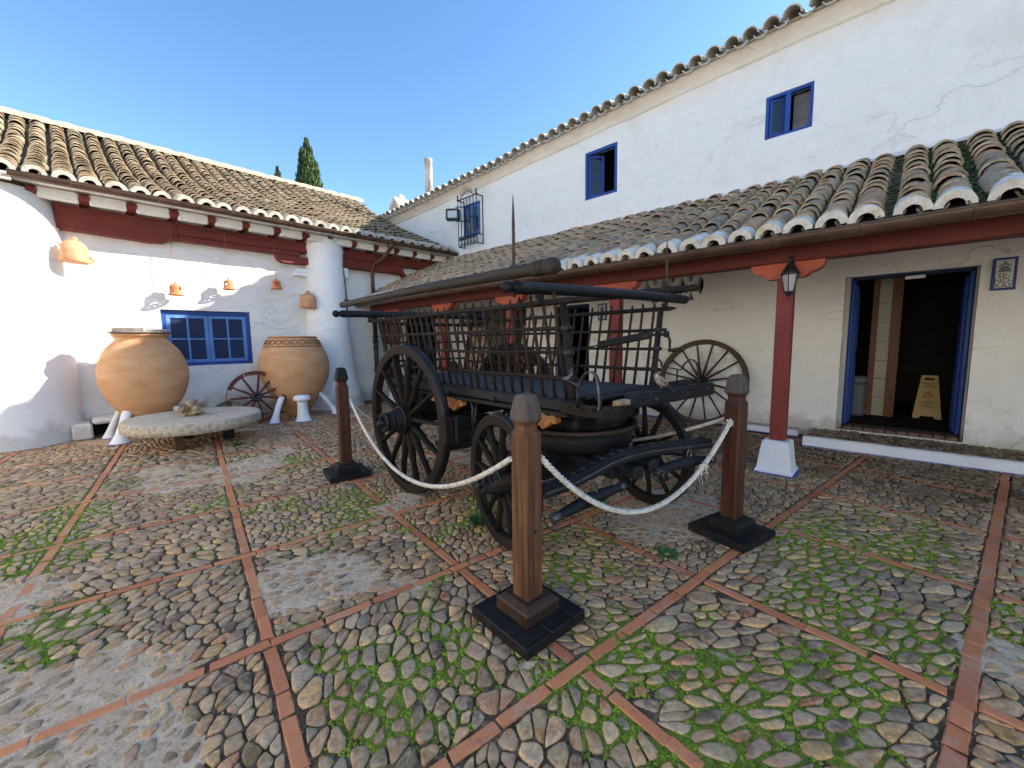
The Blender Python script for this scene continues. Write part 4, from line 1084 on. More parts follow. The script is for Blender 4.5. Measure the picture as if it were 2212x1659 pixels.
for k in range(31):
    y = -2.4+k*.39
    if y > 9.2: break
    o = bpy.data.objects.new('rafter', rtm); link(o, portico); o.location = PL((4.70, y, 2.300)); o.rotation_euler = (0,-SL,0)
b = MB(); b.add([PL(p) for p in ((4.64,-9,2.325),(7.05,-9,3.495),(7.05,9.33,3.495),(4.64,9.33,2.325),(4.64,-9,2.350),(7.05,-9,3.525),(7.05,9.33,3.525),(4.64,9.33,2.350))], [(0,1,2,3),(4,7,6,5),(0,3,7,4)])
proof = b.build('roof', MT['tile_channel'], portico, fix=False)
slv = Vector((7.05-4.565, 0, 3.545-2.318)).normalized(); slen = math.hypot(7.05-4.565, 3.545-2.318); nmv = Vector((-slv.z, 0, slv.x))
def surf_p(u, s):
    z = .018*fbm(u*.6, s*.8, 5, 3) - .012*math.sin(math.pi*s/slen)
    return (Vector((4.565, u, 2.318)) + slv*s + nmv*z, slv, Vector((0,-1,0)), nmv)
roof_tiles(proof, PL, surf_p, list(np.arange(-2.2, 9.25, .243)), slen-.05, .232, .094, MT['tile_right'], MT['limed'],
           lambda p: p.x < 7.03 and p.y < 9.3, dist_score, 300, 11, L=.42)
# mortar fillet where the roof meets the wall
b = MB(); vs = []; ys = np.arange(-3, 9.3, .12)
for y in ys:
    w_ = .02*noise.noise(Vector((y*3,0,0)))
    vs += [PL((7.045, y, 3.615+w_)), PL((6.98, y, 3.598+w_)), PL((6.93+w_, y, 3.55))]
b.add(vs, [(i*3+k, i*3+k+1, i*3+k+4, i*3+k+3) for i in range(len(ys)-1) for k in (0,1)], None, 0, True); b.build('mortar_fillet', MT['plaster_eave'], portico, fix=False)
# moss in the channels of the near end
b = MB(); random.seed(8)
for ci in range(11):
    u = -2.2+(ci+.5)*.243
    for k in range(180):
        s = random.random()*slen; p = surf_p(u+random.gauss(0,.022), s)[0]+nmv*(.030+random.random()*.012); r_ = random.uniform(.008,.022)*(1.2 if u < .3 else .8)
        if random.random() > (1.0 if u < -.1 else .55 if u < .4 else .12): continue
        l = Vector(PL(p)); vs = [l+Vector((math.cos(a)*r_, math.sin(a)*r_, 0)) for a in (0,1.26,2.5,3.8,5.0)]+[l+nmv*r_*.8]
        b.add(vs, [(0,1,5),(1,2,5),(2,3,5),(3,4,5),(4,0,5)], None, 0, True)
tag(b.build('roof_moss', MT['roof_moss'], portico, fix=False), kind='stuff')
# gutter with straps
def gutter(parent, conv, p0, p1, r_, every, mat):
    p0 = Vector(p0); p1 = Vector(p1); d = (p1-p0).normalized(); side = Vector((d.y,-d.x,0)); b = MB(); vs = []; n = 12
    N_ = 40
    for i in range(N_+1):
        p = p0.lerp(p1, i/N_) + Vector((0,0,.006*noise.noise(Vector((i*.7,1,1)))))
        for rr in (r_, r_-.006):
            for k in range(n+1):
                a = math.pi*k/n; vs.append(conv(p + side*math.cos(a)*rr + Vector((0,0,-math.sin(a)*rr))))
    m = 2*(n+1)
    fs = []
    for i in range(N_):
        for k in range(n):
            fs.append((i*m+k, i*m+k+1, (i+1)*m+k+1, (i+1)*m+k)); fs.append((i*m+n+1+k, (i+1)*m+n+1+k, (i+1)*m+n+2+k, i*m+n+2+k))
    b.add(vs, fs, None, 0, True)
    for s_ in (1,-1): b.tube([conv(p0+side*s_*r_), conv(p1+side*s_*r_)], .009, 8)
    g_ = b.build('gutter', mat, parent, fix=False)
    L = (p1-p0).length; t = every*.6; j = 0
    sm = MB(); vs = []
    while t < L:
        b = MB(); p = p0 + d*t; vs = []
        for off in (-.012, .012):
            for rr in (r_+.006, r_-.002):
                for k in range(n+1):
                    a = math.pi*k/n; vs.append(conv(p+d*off+side*math.cos(a)*rr+Vector((0,0,-math.sin(a)*rr+.004))))
        q = n+1
        b.add(vs, [f for k in range(n) for f in ((k,k+1,2*q+k+1,2*q+k),(k,q+k,q+k+1,k+1),(2*q+k,2*q+k+1,3*q+k+1,3*q+k))], None, 0, True)
        b.build('gutter_strap', mat, g_, fix=False); t += every; j += 1
    return g_
V3 = lambda f: (lambda p: f((p.x, p.y, p.z)))
gutter(portico, V3(PL), (4.535,-3.2,2.312), (4.535,9.28,2.312), .080, .62, MT['gutter'])
# lantern on the first post
lan = empty('wall_lantern', (4.80, .80, 1.80), 0, 'black six-sided lantern fixed to the red post near the doorway', 'lantern')
m_ = MB(); m_.lathe([(.018,0),(.028,.02),(.040,.035),(.046,.045)], n=6, smooth=False); m_.lathe([(.006,-.03),(.014,-.018),(.006,-.006),(.014,0)], n=8); m_.build('foot', MT['black_metal'], lan)
m_ = MB()
for k in range(6):
    a = R(60*k); m_.tube([(math.cos(a)*.045, math.sin(a)*.045, .045), (math.cos(a)*.072, math.sin(a)*.072, .205)], .0045, 5)
m_.build('cage', MT['black_metal'], lan)
m_ = MB(); m_.lathe([(.043,.046),(.070,.204)], n=6, smooth=False, cap=False); m_.build('glass_panes', MT['lamp_glass'], lan, fix=False)
m_ = MB(); m_.lathe([(.082,.203),(.084,.212),(.070,.235),(.056,.262),(.046,.268),(.042,.29),(.030,.305),(.018,.31),(.012,.33),(.001,.335)], n=12); m_.build('hood', MT['black_metal'], lan)
m_ = MB(); m_.tube([(0,0,.30),(.02,0,.37),(.07,0,.385),(.085,0,.35),(.088,0,.30)], [.012,.012,.013,.012,.010], 8); m_.tube([(.088,0,.36),(.088,0,.24)], .022, 8); m_.build('arm', MT['black_metal'], lan)
m_ = MB(); m_.lathe([(.012,.12),(.012,.16),(.02,.17),(.018,.20),(.001,.21)], n=8); m_.build('bulb', MT['plaster_smooth'], lan)

# ================================================================ LEFT RANGE (one storey, sunlit)
lhouse = empty('low_house', (2.0, 9.35, 0), 0, 'low whitewashed range on the left with long clay tile roof and blue window', 'house')
def LL(p): return (p[0]-2.0, p[1]-9.35, p[2])
H_lw = (1.0, 2.36, 1.03, 2.035); H_ld = (5.90, 6.85, .02, 2.05); H_hole = (.02, .30, .05, .22)
wall_grid('front_wall', -4.0, 7.05, 0, 3.72, lambda u, d, z: LL((u, 9.35-d, z)), [H_lw+(.16,), H_ld+(.2,)], [MT['plaster'], MT['plaster']], lhouse, seed=8, amp=.014)
b = MB(); b.add([LL(p) for p in ((-4,9.36,3.7),(7.05,9.36,3.7),(7.05,9.36,0),(-4,9.36,0),(-4,13.8,0),(-4,13.8,6.2),(-4,9.36,3.7),(7.05,13.9,0),(7.05,13.9,6.1),(-4,13.9,0),(-4,13.9,6.1))], [(7,8,10,9)]); b.build('rear_wall', MT['plaster'], lhouse, fix=False)
PROF = [(8.64,3.700),(9.57,4.06),(10.6,4.50),(11.5,4.90),(12.2,5.26),(13.0,5.72),(13.85,6.22)]
def prof_at(s):
    acc = 0
    for i in range(len(PROF)-1):
        a, b_ = PROF[i], PROF[i+1]; L = math.dist(a, b_)
        if s <= acc+L or i == len(PROF)-2:
            t = (s-acc)/L; d = Vector((0, b_[0]-a[0], b_[1]-a[1])).normalized()
            # smooth direction
            return Vector((0, a[0]+(b_[0]-a[0])*t, a[1]+(b_[1]-a[1])*t)), d
        acc += L
PL_LEN = sum(math.dist(PROF[i], PROF[i+1]) for i in range(len(PROF)-1))
def surf_l(u, s):
    p, d = prof_at(min(s, PL_LEN-1e-3)); nm = Vector((0, -d.z, d.y))
    z = .030*fbm(u*.5, s*.5, 9, 3) + .012*fbm(u*2, s*2, 3, 2)
    return (Vector((u, 0, 0))+p+nm*z, d, Vector((1,0,0)), nm)
b = MB(); vs = []; us_ = list(np.arange(-4.2, 7.3, .5)); ss = [0, 1, 2, 3, 4, 5, PL_LEN]
for u in us_:
    for s in ss: fr = surf_l(u, s); vs.append(LL(fr[0]-fr[3]*.012))
n = len(ss); b.add(vs, [(i*n+k, (i+1)*n+k, (i+1)*n+k+1, i*n+k+1) for i in range(len(us_)-1) for k in range(n-1)])
b.add([LL(p) for p in ((-4.2,8.68,3.68),(7.05,8.68,3.68),(7.05,9.4,3.98),(-4.2,9.4,3.98))], [(0,1,2,3)])
b.add([LL(p) for p in ((-4.2,13.85,6.22),(7.3,13.85,6.22),(7.3,17.5,4.2),(-4.2,17.5,4.2))], [(0,1,2,3)])
lroof = b.build('roof', MT['tile_channel'], lhouse, fix=False)
roof_tiles(lroof, LL, surf_l, list(np.arange(-3.75, 7.1, .270)), PL_LEN-.1, .262, .104, MT['tile_left'], MT['limed_left'],
           lambda p: p.x < 7.02 and (p.x < 6.95 or p.y < 12.6), dist_score, 300, 21, L=.42)
# limed ridge
b = MB(); vs = []; xs_ = np.arange(-4.2, 7.2, .10)
for x in xs_:
    j = .018*fbm(x*3, 0, 0, 3); s_ = .03*abs(math.sin(x*math.pi/.42))**.5
    for k, (dy, dz) in enumerate(((-.27,-.085),(-.20,.005),(-.10,.065),(0,.09),(.10,.06),(.2,-.02))): vs.append(LL((x, 13.85+dy+j, 6.28+dz+j+s_*(1 if 0 < k < 5 else 0))))
b.add(vs, [(i*6+k, (i+1)*6+k, (i+1)*6+k+1, i*6+k+1) for i in range(len(xs_)-1) for k in range(5)], None, 0, True)
b.build('ridge', MT['ridge_lime'], lhouse, fix=False)
# thick round corner column (left) and flaring round column (right)
def column(name, cx_, cy_, prof, n=48, mat='plaster_smooth'):
    b = MB(); m = []
    P = [prof_interp(prof, z) for z in np.arange(0, prof[-1][1]+.001, .09)]
    vs = []; 
    for r_, z in P:
        for k in range(n):
            a = 2*math.pi*k/n; rr = r_*(1+.010*fbm(math.cos(a)*2+cx_, math.sin(a)*2, z*.8, 3)); vs.append(LL((cx_+math.cos(a)*rr, cy_+math.sin(a)*rr, z)))
    b.add(vs, [(i*n+k, i*n+(k+1)%n, (i+1)*n+(k+1)%n, (i+1)*n+k) for i in range(len(P)-1) for k in range(n)], None, 0, True)
    return b.build(name, MT[mat], lhouse, fix=False)
def prof_interp(prof, z):
    for (r0_, z0_), (r1_, z1_) in zip(prof, prof[1:]):
        if z <= z1_+1e-6: t = (z-z0_)/(z1_-z0_); return (r0_+(r1_-r0_)*t, z)
    return (prof[-1][0], z)
column('round_column', -.80, 9.42, [(.78,0),(.75,.25),(.745,1.5),(.76,2.6),(.75,3.1),(.70,3.65)])
column('round_column', 3.83, 9.25, [(.68,0),(.62,.25),(.53,.8),(.455,1.5),(.405,2.2),(.385,2.9),(.375,3.32),(.40,3.36),(.40,3.42),(.38,3.48),(.38,3.66)])
# small corbels, beams, rafters, soffit plaster
def cbox(name, lo, hi, mat, bev=.008, parent=lhouse, rot=None):
    b = MB(); b.box(LL(lo), LL(hi), bev=bev, rot=rot); return b.build(name, mat, parent)
cbox('corbel', (3.18,9.18,2.82), (3.46,9.36,2.90), MT['plaster_smooth'], .01); cbox('corbel', (3.24,9.22,2.90), (3.46,9.36,2.98), MT['plaster_smooth'], .01)
cbox('corbel', (4.20,9.18,2.86), (4.34,9.36,3.10), MT['plaster_smooth'], .015)
b = MB()
poly = [(-.10,3.52),(-.10,3.17),(.95,3.13),(1.12,3.15),(1.20,3.20),(1.32,3.225),(1.32,3.52)]
b.prism([(x-2.0, z) for x, z in poly], (0,-.17,0), (1,0,0), (0,0,1), (0,1,0), .16); b.build('beam', MT['red_sun'], lhouse)
cbox('beam', (1.322,9.18,3.30), (3.53,9.34,3.52), MT['red_sun'], .015)
cbox('beam', (1.325,9.16,3.215), (3.30,9.33,3.296), MT['red_sun'], .012)
b = MB(); poly = [(2.86,3.21),(2.90,3.10),(2.98,3.06),(3.50,3.06),(3.50,3.21)]
b.prism([(x-2.0, z) for x, z in poly], (0,-.19,0), (1,0,0), (0,0,1), (0,1,0), .17); b.build('beam_bracket', MT['red_sun'], lhouse)
cbox('beam', (4.19,9.17,3.30), (7.03,9.34,3.52), MT['red_sun'], .015); cbox('beam', (4.17,9.155,3.10), (5.75,9.33,3.297), MT['red_sun'], .015)
b = MB(); b.prism([(3.62,3.20),(3.70,3.25),(4.14,2.82),(4.04,2.77)], (0,-.15,0), (1,0,0), (0,0,1), (0,1,0), .12); b.build('brace', MT['red_sun'], lhouse)
rm_ = MB(); rm_.prism([(0,0),(.0,.085),(-.44,.085),(-.47,.05),(-.45,.01),(-.40,0)], (-.05,0,0), (0,1,0), (0,0,1), (1,0,0), .10); rme = rm_.mesh('rafter_end', MT['red_sun'])
bl = MB(); bl.box((-.16,-.10,0), (.16,.0,.13), bev=.012)
random.seed(4); x = -.30; blm = bl.mesh('plaster_infill', MT['plaster'])
xs_ = []
while x < 7.0:
    if not (3.45 < x < 4.15): 
        o = bpy.data.objects.new('rafter_end', rme); link(o, lhouse); o.location = LL((x, 9.33, 3.535)); o.rotation_euler = (R(-3)+random.gauss(0,.01), 0, random.gauss(0,.02))
    o = bpy.data.objects.new('plaster_infill', blm); link(o, lhouse); o.location = LL((x+.26, 9.02, 3.515)); o.scale = (1.28, 1.2, 1.12)
    xs_.append(x); x += .52
cbox('soffit', (-4.0,8.76,3.672), (7.0,9.34,3.69), MT['plaster'], 0)
gutter(lhouse, V3(LL), (-.47,8.615,3.712), (7.04,8.615,3.722), .072, .95, MT['gutter'])
b = MB(); b.box(LL((-2.6,8.60,3.60)), LL((-.44,8.66,3.70)), bev=.006); b.box(LL((-2.6,8.585,3.64)), LL((-.44,8.60,3.655))); b.build('box_gutter', MT['limed_grey'], lhouse)
# downpipe: maroon above, black cast iron below
b = MB(); pts = [(5.12,8.66,3.64),(5.12,8.70,3.56),(5.06,8.85,3.40),(4.93,9.12,3.25),(4.90,9.16,3.1),(4.90,9.16,2.0)]
b.tube([LL(p) for p in pts], .043, 12); b.tube([LL((5.12,8.655,3.68)), LL((5.12,8.66,3.62)), LL((5.12,8.67,3.54))], [.085,.08,.048], 12)
for z in (3.12, 2.7): b.tube([LL((4.90,9.16,z-.012)), LL((4.90,9.16,z+.012))], .053, 12)
dp = b.build('downpipe', MT['pipe_brown'], lhouse, fix=False)
b = MB(); b.tube([LL((4.90,9.16,2.0)), LL((4.90,9.16,.05))], .05, 12)
for z in (1.98, 1.55, 1.42, 1.28, .75): b.tube([LL((4.90,9.16,z-.025)), LL((4.90,9.16,z+.025))], .066, 12)
b.build('cast_iron_shoe', MT['black_metal'], dp, fix=False)
# blue window of the low house, two leaves of four panes, slatted blind behind
y_ = 9.42; x0, x1, z0, z1 = H_lw
b = MB()
for a_, b_ in ((x0+.004, x0+.07), (x1-.07, x1-.004)): b.box(LL((a_, y_, z0+.004)), LL((b_, y_+.07, z1-.004)), bev=.005)
b.box(LL((x0+.07, y_+.002, z1-.08)), LL((x1-.07, y_+.068, z1-.004)), bev=.005); b.box(LL((x0+.07, y_-.02, z0+.004)), LL((x1-.07, y_+.068, z0+.05)), bev=.005)
lw = b.build('window', MT['blue'], lhouse)
mid = (x0+x1)/2
for (a_, b_) in ((x0+.073, mid-.003), (mid+.003, x1-.073)):
    b = MB(); s_ = .058; yy0, yy1 = y_+.006, y_+.046; za, zb = z0+.055, z1-.085
    b.box(LL((a_, yy0, za)), LL((a_+s_, yy1, zb)), bev=.004); b.box(LL((b_-s_, yy0, za)), LL((b_, yy1, zb)), bev=.004)
    b.box(LL((a_+s_, yy0+.002, zb-s_)), LL((b_-s_, yy1-.002, zb)), bev=.004); b.box(LL((a_+s_, yy0+.002, za)), LL((b_-s_, yy1-.002, za+s_)), bev=.004)
    cx_ = (a_+b_)/2; zm = (za+zb)/2
    b.box(LL((cx_-.016, yy0+.004, za+s_)), LL((cx_+.016, yy1-.006, zb-s_)), bev=.003); b.box(LL((a_+s_, yy0+.006, zm-.014)), LL((b_-s_, yy1-.008, zm+.014)), bev=.003)
    b.build('casement', MT['blue_worn'], lw)
    for (xa, xb) in ((a_+s_, cx_-.016), (cx_+.016, b_-s_)):
        for (zc, zd) in ((za+s_, zm-.014), (zm+.014, zb-s_)):
            g = MB(); g.box(LL((xa, yy0+.024, zc)), LL((xb, yy0+.028, zd))); g.build('pane', MT['blind_glass'], lw)
b = MB()
for k in range(26):
    zz = z0+.09+k*.031; b.box(LL((x0+.1, y_+.055, zz)), LL((x1-.1, y_+.060, zz+.026)), rot=Matrix.Rotation(R(20), 3, 'X'))
b.build('slatted_blind', MT['blind'], lw); tag(lw.children[-1], kind='stuff')
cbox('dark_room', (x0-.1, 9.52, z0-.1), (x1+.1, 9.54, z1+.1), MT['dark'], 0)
# dark doorway of the low house under the porch
x0, x1, z0, z1 = H_ld
b = MB(); b.box(LL((x0+.004, 9.402, z1-.07)), LL((x1-.004, 9.478, z1-.004))); dd = b.build('doorway', MT['black_wood_z'], lhouse)
for a_, b_ in ((x0+.004, x0+.07), (x1-.07, x1-.004)): b = MB(); b.box(LL((a_, 9.40, z0)), LL((b_, 9.48, z1-.072)), bev=.005); b.build('door_post', MT['black_wood_z'], dd)
b = MB(); b.box(LL((x0+.5, 9.44, z0)), LL((x1-.075, 9.47, z1-.02)), bev=.004); b.build('door_leaf', MT['navy_door'], dd)
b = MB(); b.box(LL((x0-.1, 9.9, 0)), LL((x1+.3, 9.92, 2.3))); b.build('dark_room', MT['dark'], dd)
# small vented masonry block at the foot of the corner column
b = MB(); b.box(LL((-.20,8.80,.0)), LL((.02,9.34,.24)), bev=.025); b.box(LL((.30,8.90,.0)), LL((.40,9.34,.24)), bev=.02); b.box(LL((.021,8.80,.22)), LL((.299,9.34,.30)), bev=.03)
b.build('masonry_block', MT['plaster'], lhouse)
b = MB(); b.box(LL((.02,9.2,.0)), LL((.30,9.33,.22))); b.build('dark_hole', MT['dark'], lhouse)

# ---- behind: chimney, stove pipe, cypresses
ch = empty('chimney', (8.0, 12.75, 5.47), R(0), 'small whitewashed chimney with gabled open cap behind the eaves', 'chimney')
b = MB(); b.box((-.30,-.36,0), (.30,.36,.50), bev=.03); b.build('stack', MT['plaster'], ch)
b = MB()
for s_ in (-1, 1): b.prism([(-.34*s_,.50),(-.24*s_,.50),(.02*s_,.83),(-.05*s_,.86)], (-.28,0,0), (0,1,0), (0,0,1), (1,0,0), .56)
b.build('gable_cap', MT['plaster'], ch)
b = MB(); b.lathe([(.11,.80),(.13,.86),(.12,.93),(.05,.98),(.001,.99)], n=10); b.build('finial', MT['plaster'], ch)
sp = MB(); sp.lathe([(.125,0),(.120,1.55),(.128,1.56),(.128,1.62),(.118,1.62),(.115,1.5)], n=16, cap=False)
so2 = sp.build('stove_pipe', simple('stained_pipe', (.30,.22,.15), (.66,.64,.58), 5, .8, .4, .01, 20, sc=(1,1,.35)), None); so2.location = (8.0, 11.08, 5.5); tag(so2, 'tall pale round flue pipe with rusty stains above the eaves', 'flue')
def cypress(loc, h, rad, n, label, seed):
    t = empty('cypress_tree', loc, 0, label, 'tree'); rnd = random.Random(seed)
    b = MB(); b.tube([(0,0,0),(0,0,h*.5),(.03,0,h*.85)], [rad*.18,rad*.12,.02], 8); b.build('trunk', MT['bark'], t)
    b = MB(); lobes = []
    for k in range(90):
        z = h*(.10+.86*rnd.random()**.7); env = min(rad, rad*1.45*math.sqrt(max(0, (h-z)/h))); a = rnd.random()*6.28
        lobes.append((a, z, env*rnd.uniform(.45,.80), max(.10, env*rnd.uniform(.32,.5))))
    lobes += [(0,h-.15-.32*k,0,.07+.075*k) for k in range(9)]*3
    for k in range(n):
        a, z, r_, s_ = lobes[rnd.randrange(len(lobes))]
        c = Vector((math.cos(a)*r_*.75, math.sin(a)*r_*.75, z))
        q = Vector((rnd.gauss(0,1), rnd.gauss(0,1), rnd.gauss(0,1))).normalized()*s_*rnd.uniform(.75,1.05); q.z *= 1.9
        p = c+q; sz = rnd.uniform(.05,.11); up_ = Vector((q.x*.5, q.y*.5, s_*1.6)).normalized(); sd = up_.cross(Vector((rnd.gauss(0,1), rnd.gauss(0,1), .1))).normalized()
        b.add([p-sd*sz*.5, p+sd*sz*.5, p+up_*sz*2.2], [(0,1,2)])
    b.build('crown', MT['leaf'], t, fix=False)
cypress((9.75, 25.0, 0), 12.85, 1.15, 30000, 'tall dark green cypress rising behind the sunlit tile roof', 3)
cypress((11.4, 35.0, 0), 14.75, .75, 4000, 'thin distant cypress tip just above the roof ridge, left of the tall cypress', 5)
# ================================================================ THE CART
TH = R(4.3)
cart = empty('farm_cart', (1.97, 2.5, 0), -TH, 'old black four-wheeled wooden farm cart with open rail sides and iron-tyred spoked wheels', 'cart')
def part(b, name, mat, parent=cart, **k): return b.build(name, mat, parent, **k)
def wheel(parent, loc, r_, nsp, tyre_w, mats, rz_=0, rim_h=.085, hub_r=.105, hub_out=.20, hub_in=.14, sp_r=.024, dish=.03, name='wheel', spoke_name='spoke', a_off=0, fellow_gap=True, seed=1):
    """wheel in local YZ plane, axle along X, outer side toward -X"""
    rnd = random.Random(seed)
    w = empty(name, loc, rz_); w.parent = parent; rm, hm, smt, im = mats
    # rim (felloes)
    n = 64; ri = r_-rim_h; b = MB(); vs = []
    prof = [(ri, -tyre_w*.42), (ri+.006, -tyre_w*.5), (r_-.010, -tyre_w*.5), (r_-.010, tyre_w*.5), (ri+.006, tyre_w*.5), (ri, tyre_w*.42)]
    for i in range(n):
        a = 2*math.pi*i/n; jj = 1+.003*math.sin(i*1.3+seed)
        for rr, x in prof: vs.append((x, math.cos(a)*rr*jj, math.sin(a)*rr*jj))
    k = len(prof)
    b.add(vs, [(i*k+q, i*k+(q+1)%k, ((i+1)%n)*k+(q+1)%k, ((i+1)%n)*k+q) for i in range(n) for q in range(k)], None, 0, False)
    part(b, 'rim', rm, w)
    b = MB(); vs = []; prof = [(r_-.010, -tyre_w*.5+.001), (r_, -tyre_w*.5+.004), (r_, tyre_w*.5-.004), (r_-.010, tyre_w*.5-.001)]
    for i in range(n):
        a = 2*math.pi*i/n
        for rr, x in prof: vs.append((x, math.cos(a)*rr, math.sin(a)*rr))
    b.add(vs, [(i*4+q, i*4+(q+1)%4, ((i+1)%n)*4+(q+1)%4, ((i+1)%n)*4+q) for i in range(n) for q in range(3)], None, 0, True)
    part(b, 'tyre', im, w)
    ax = Matrix(((0,0,-1),(1,0,0),(0,-1,0)))      # lathe height -> -X
    ax = Matrix(((0,0,-1),(0,1,0),(1,0,0)))
    b = MB(); hp = [(hub_r*.72,-hub_in),(hub_r*.86,-hub_in*.8),(hub_r*1.22,-hub_in*.30),(hub_r*1.28,0),(hub_r*1.22,hub_in*.35),(hub_r*.95,hub_out*.55),(hub_r*.80,hub_out*.62),(hub_r*.78,hub_out*.95),(hub_r*.74,hub_out),(hub_r*.55,hub_out),(hub_r*.52,hub_out-.06),(.001,hub_out-.06)]
    b.lathe(hp, (0,0,0), ax, 28); part(b, 'hub', hm, w)
    b = MB()
    for h_, rr, wd in ((hub_in*.5,hub_r*1.20,.018),(hub_out*.66,hub_r*.84,.022),(hub_out*.93,hub_r*.83,.02),(-hub_in*.6,hub_r*1.06,.018)):
        b.lathe([(rr*.96,h_-wd/2),(rr*1.03,h_-wd/2),(rr*1.03,h_+wd/2),(rr*.96,h_+wd/2)], (0,0,0), ax, 28, cap=False)
    b.tube([(-hub_out+.07,0,0), (-hub_out-.045,0,0)], [.030,.022], 8); b.tube([(-hub_out-.02,0,-.05), (-hub_out-.02,0,.05)], .009, 6)
    part(b, 'hub_bands', im, w); tag(w.children[-1], kind='stuff')
    sb = MB(); L0, L1 = hub_r*1.1, ri+.004
    pts = [(-.0,0,L0),(-dish*.25,0,L0+.25*(L1-L0)),(-dish*.6,0,L0+.6*(L1-L0)),(-dish*.6,0,L1)]
    sb.tube([(p[0]+dish*.3, 0, p[2]) for p in pts], [sp_r*1.15, sp_r*1.25, sp_r*.95, sp_r*.9], 8, flat=(.72,1.25)); sme = sb.mesh(spoke_name, smt)
    for i in range(nsp):
        o = bpy.data.objects.new(spoke_name, sme); link(o, w); o.rotation_euler = (2*math.pi*(i+a_off)/nsp + rnd.gauss(0,.008), 0, 0)
    return w
WM = (MT['black_wood'], MT['black_wood_x'], MT['black_wood_z'], MT['iron'])
wheel(cart, (0.0, .785, .69), .69, 14, .075, WM, a_off=.35, hub_r=.105, hub_out=.235, sp_r=.026, seed=2)
wheel(cart, (1.345, .785, .69), .69, 14, .075, WM, rz_=math.pi, a_off=.1, hub_r=.105, hub_out=.235, sp_r=.026, seed=3)
FC = Vector((.665, -.745, 0)); FR = R(-12.2)
def fw_loc(x, y): c, s = math.cos(FR), math.sin(FR); return (FC.x+x*c-y*s, FC.y+x*s+y*c)
for s_ in (-1, 1):
    x_, y_ = fw_loc(s_*.705, 0); wheel(cart, (x_, y_, .455), .455, 12, .065, WM, rz_=FR+(0 if s_ < 0 else math.pi), a_off=.2, hub_r=.085, hub_out=.17, hub_in=.12, rim_h=.075, sp_r=.022, seed=5+s_)
# axles
b = MB(); b.box((.06,.735,.64),(1.285,.835,.74), bev=.012); part(b, 'rear_axle', MT['black_wood_x'])
b = MB(); b.box((.12,.70,.745),(1.22,.87,.93), bev=.015); part(b, 'rear_bolster', MT['black_wood_x'])
b = MB(); b.box((.62,-.7,.60),(.71,.80,.69), bev=.01); part(b, 'perch_pole', MT['black_wood'])
fcar = empty('front_carriage', (FC.x, FC.y, 0), FR); fcar.parent = cart
b = MB(); b.box((-.62,-.05,.405),(.62,.05,.505), bev=.012); part(b, 'front_axle', MT['black_wood_x'], fcar)
b = MB(); b.box((-.42,-.09,.506),(.42,.09,.66), bev=.02); part(b, 'front_bolster', MT['black_wood_x'], fcar)
b = MB(); b.lathe([(.465,.752),(.492,.755),(.497,.770),(.492,.784),(.465,.786),(.455,.770),(.465,.752)], (0,.12,0), n=64, cap=False); part(b, 'turntable_ring', MT['rust'], fcar, fix=False)
b = MB(); b.lathe([(.001,.62),(.43,.62),(.455,.64),(.455,.765),(.001,.766)], (0,.12,0), n=56, cap=False); part(b, 'turntable_drum', MT['base_black'], fcar, fix=False)
b = MB(); b.lathe([(.001,.77),(.38,.77),(.40,.79),(.42,.94),(.001,.945)], (0,.10,0), n=56, cap=False); part(b, 'upper_drum', MT['base_black'], fcar, fix=False)
for x_ in (-.23, .17):
    b = MB(); b.box((x_,-.56,.53),(x_+.07,.42,.605), bev=.01); part(b, 'hound', MT['navy_paint'], fcar)
b = MB(); b.box((.20,-1.07,.90),(1.13,-.42,.955), bev=.01); b.box((.26,-1.0,.81),(1.07,-.50,.897), bev=.02); part(b, 'upper_bolster', MT['base_black']); tag(cart.children[-1], kind='stuff')
b = MB(); b.box((.33,-.95,.808),(1.0,-.30,.812)); b.box((.28,-1.0,.796),(1.05,-.32,.94), bev=.03); part(b, 'under_box', MT['base_black'])
# bed: planks, side beams, cross beams
BZ = 1.045
random.seed(21)
for k in range(8):
    x0 = .20+k*.1165; b = MB(); b.box((x0, -1.06+random.uniform(-.01,.01), BZ-.028), (x0+.1125, 1.44, BZ+random.uniform(-.003,.003)), bev=.004); part(b, 'floor_plank', MT['bed_wood'])
for x0 in (.13, 1.128):
    b = MB(); b.box((x0,-1.12,.955),(x0+.065,1.47,1.035), bev=.012); part(b, 'side_beam', MT['navy_paint'])
    b = MB(); b.box((x0-(.022 if x0 < .5 else -.046),-1.05,.925),(x0+(.02 if x0 < .5 else .09),1.40,.953), bev=.006); part(b, 'side_molding', MT['black_wood'])
for y in (-.98,-.3,.3,1.1):
    b = MB(); b.box((.16,y,.945),(1.17,y+.09,1.014), bev=.01); part(b, 'cross_beam', MT['black_wood_x'])
# orange carved consoles
def console(x, y0, y1, zc):
    L = y1-y0; pts = []
    up_ = [(0,.020),(.08,.042),(.16,.030),(.3,.046),(.5,.050),(.7,.046),(.84,.030),(.92,.042),(1,.018)]
    dn = [(1,-.004),(.94,-.014),(.88,-.004),(.82,-.034),(.72,-.060),(.62,-.030),(.5,-.062),(.38,-.030),(.28,-.060),(.18,-.034),(.12,-.004),(.06,-.014),(0,-.006)]
    b = MB(); b.prism([(y0+t*L, z) for t, z in up_]+[(y0+t*L, z) for t, z in dn], (x,0,zc), (0,1,0), (0,0,1), (1,0,0), .045)
    part(b, 'carved_console', MT['orange'])
for x in (.10, 1.17): console(x, .03, .50, .890); console(x, -.98, -.55, .890)
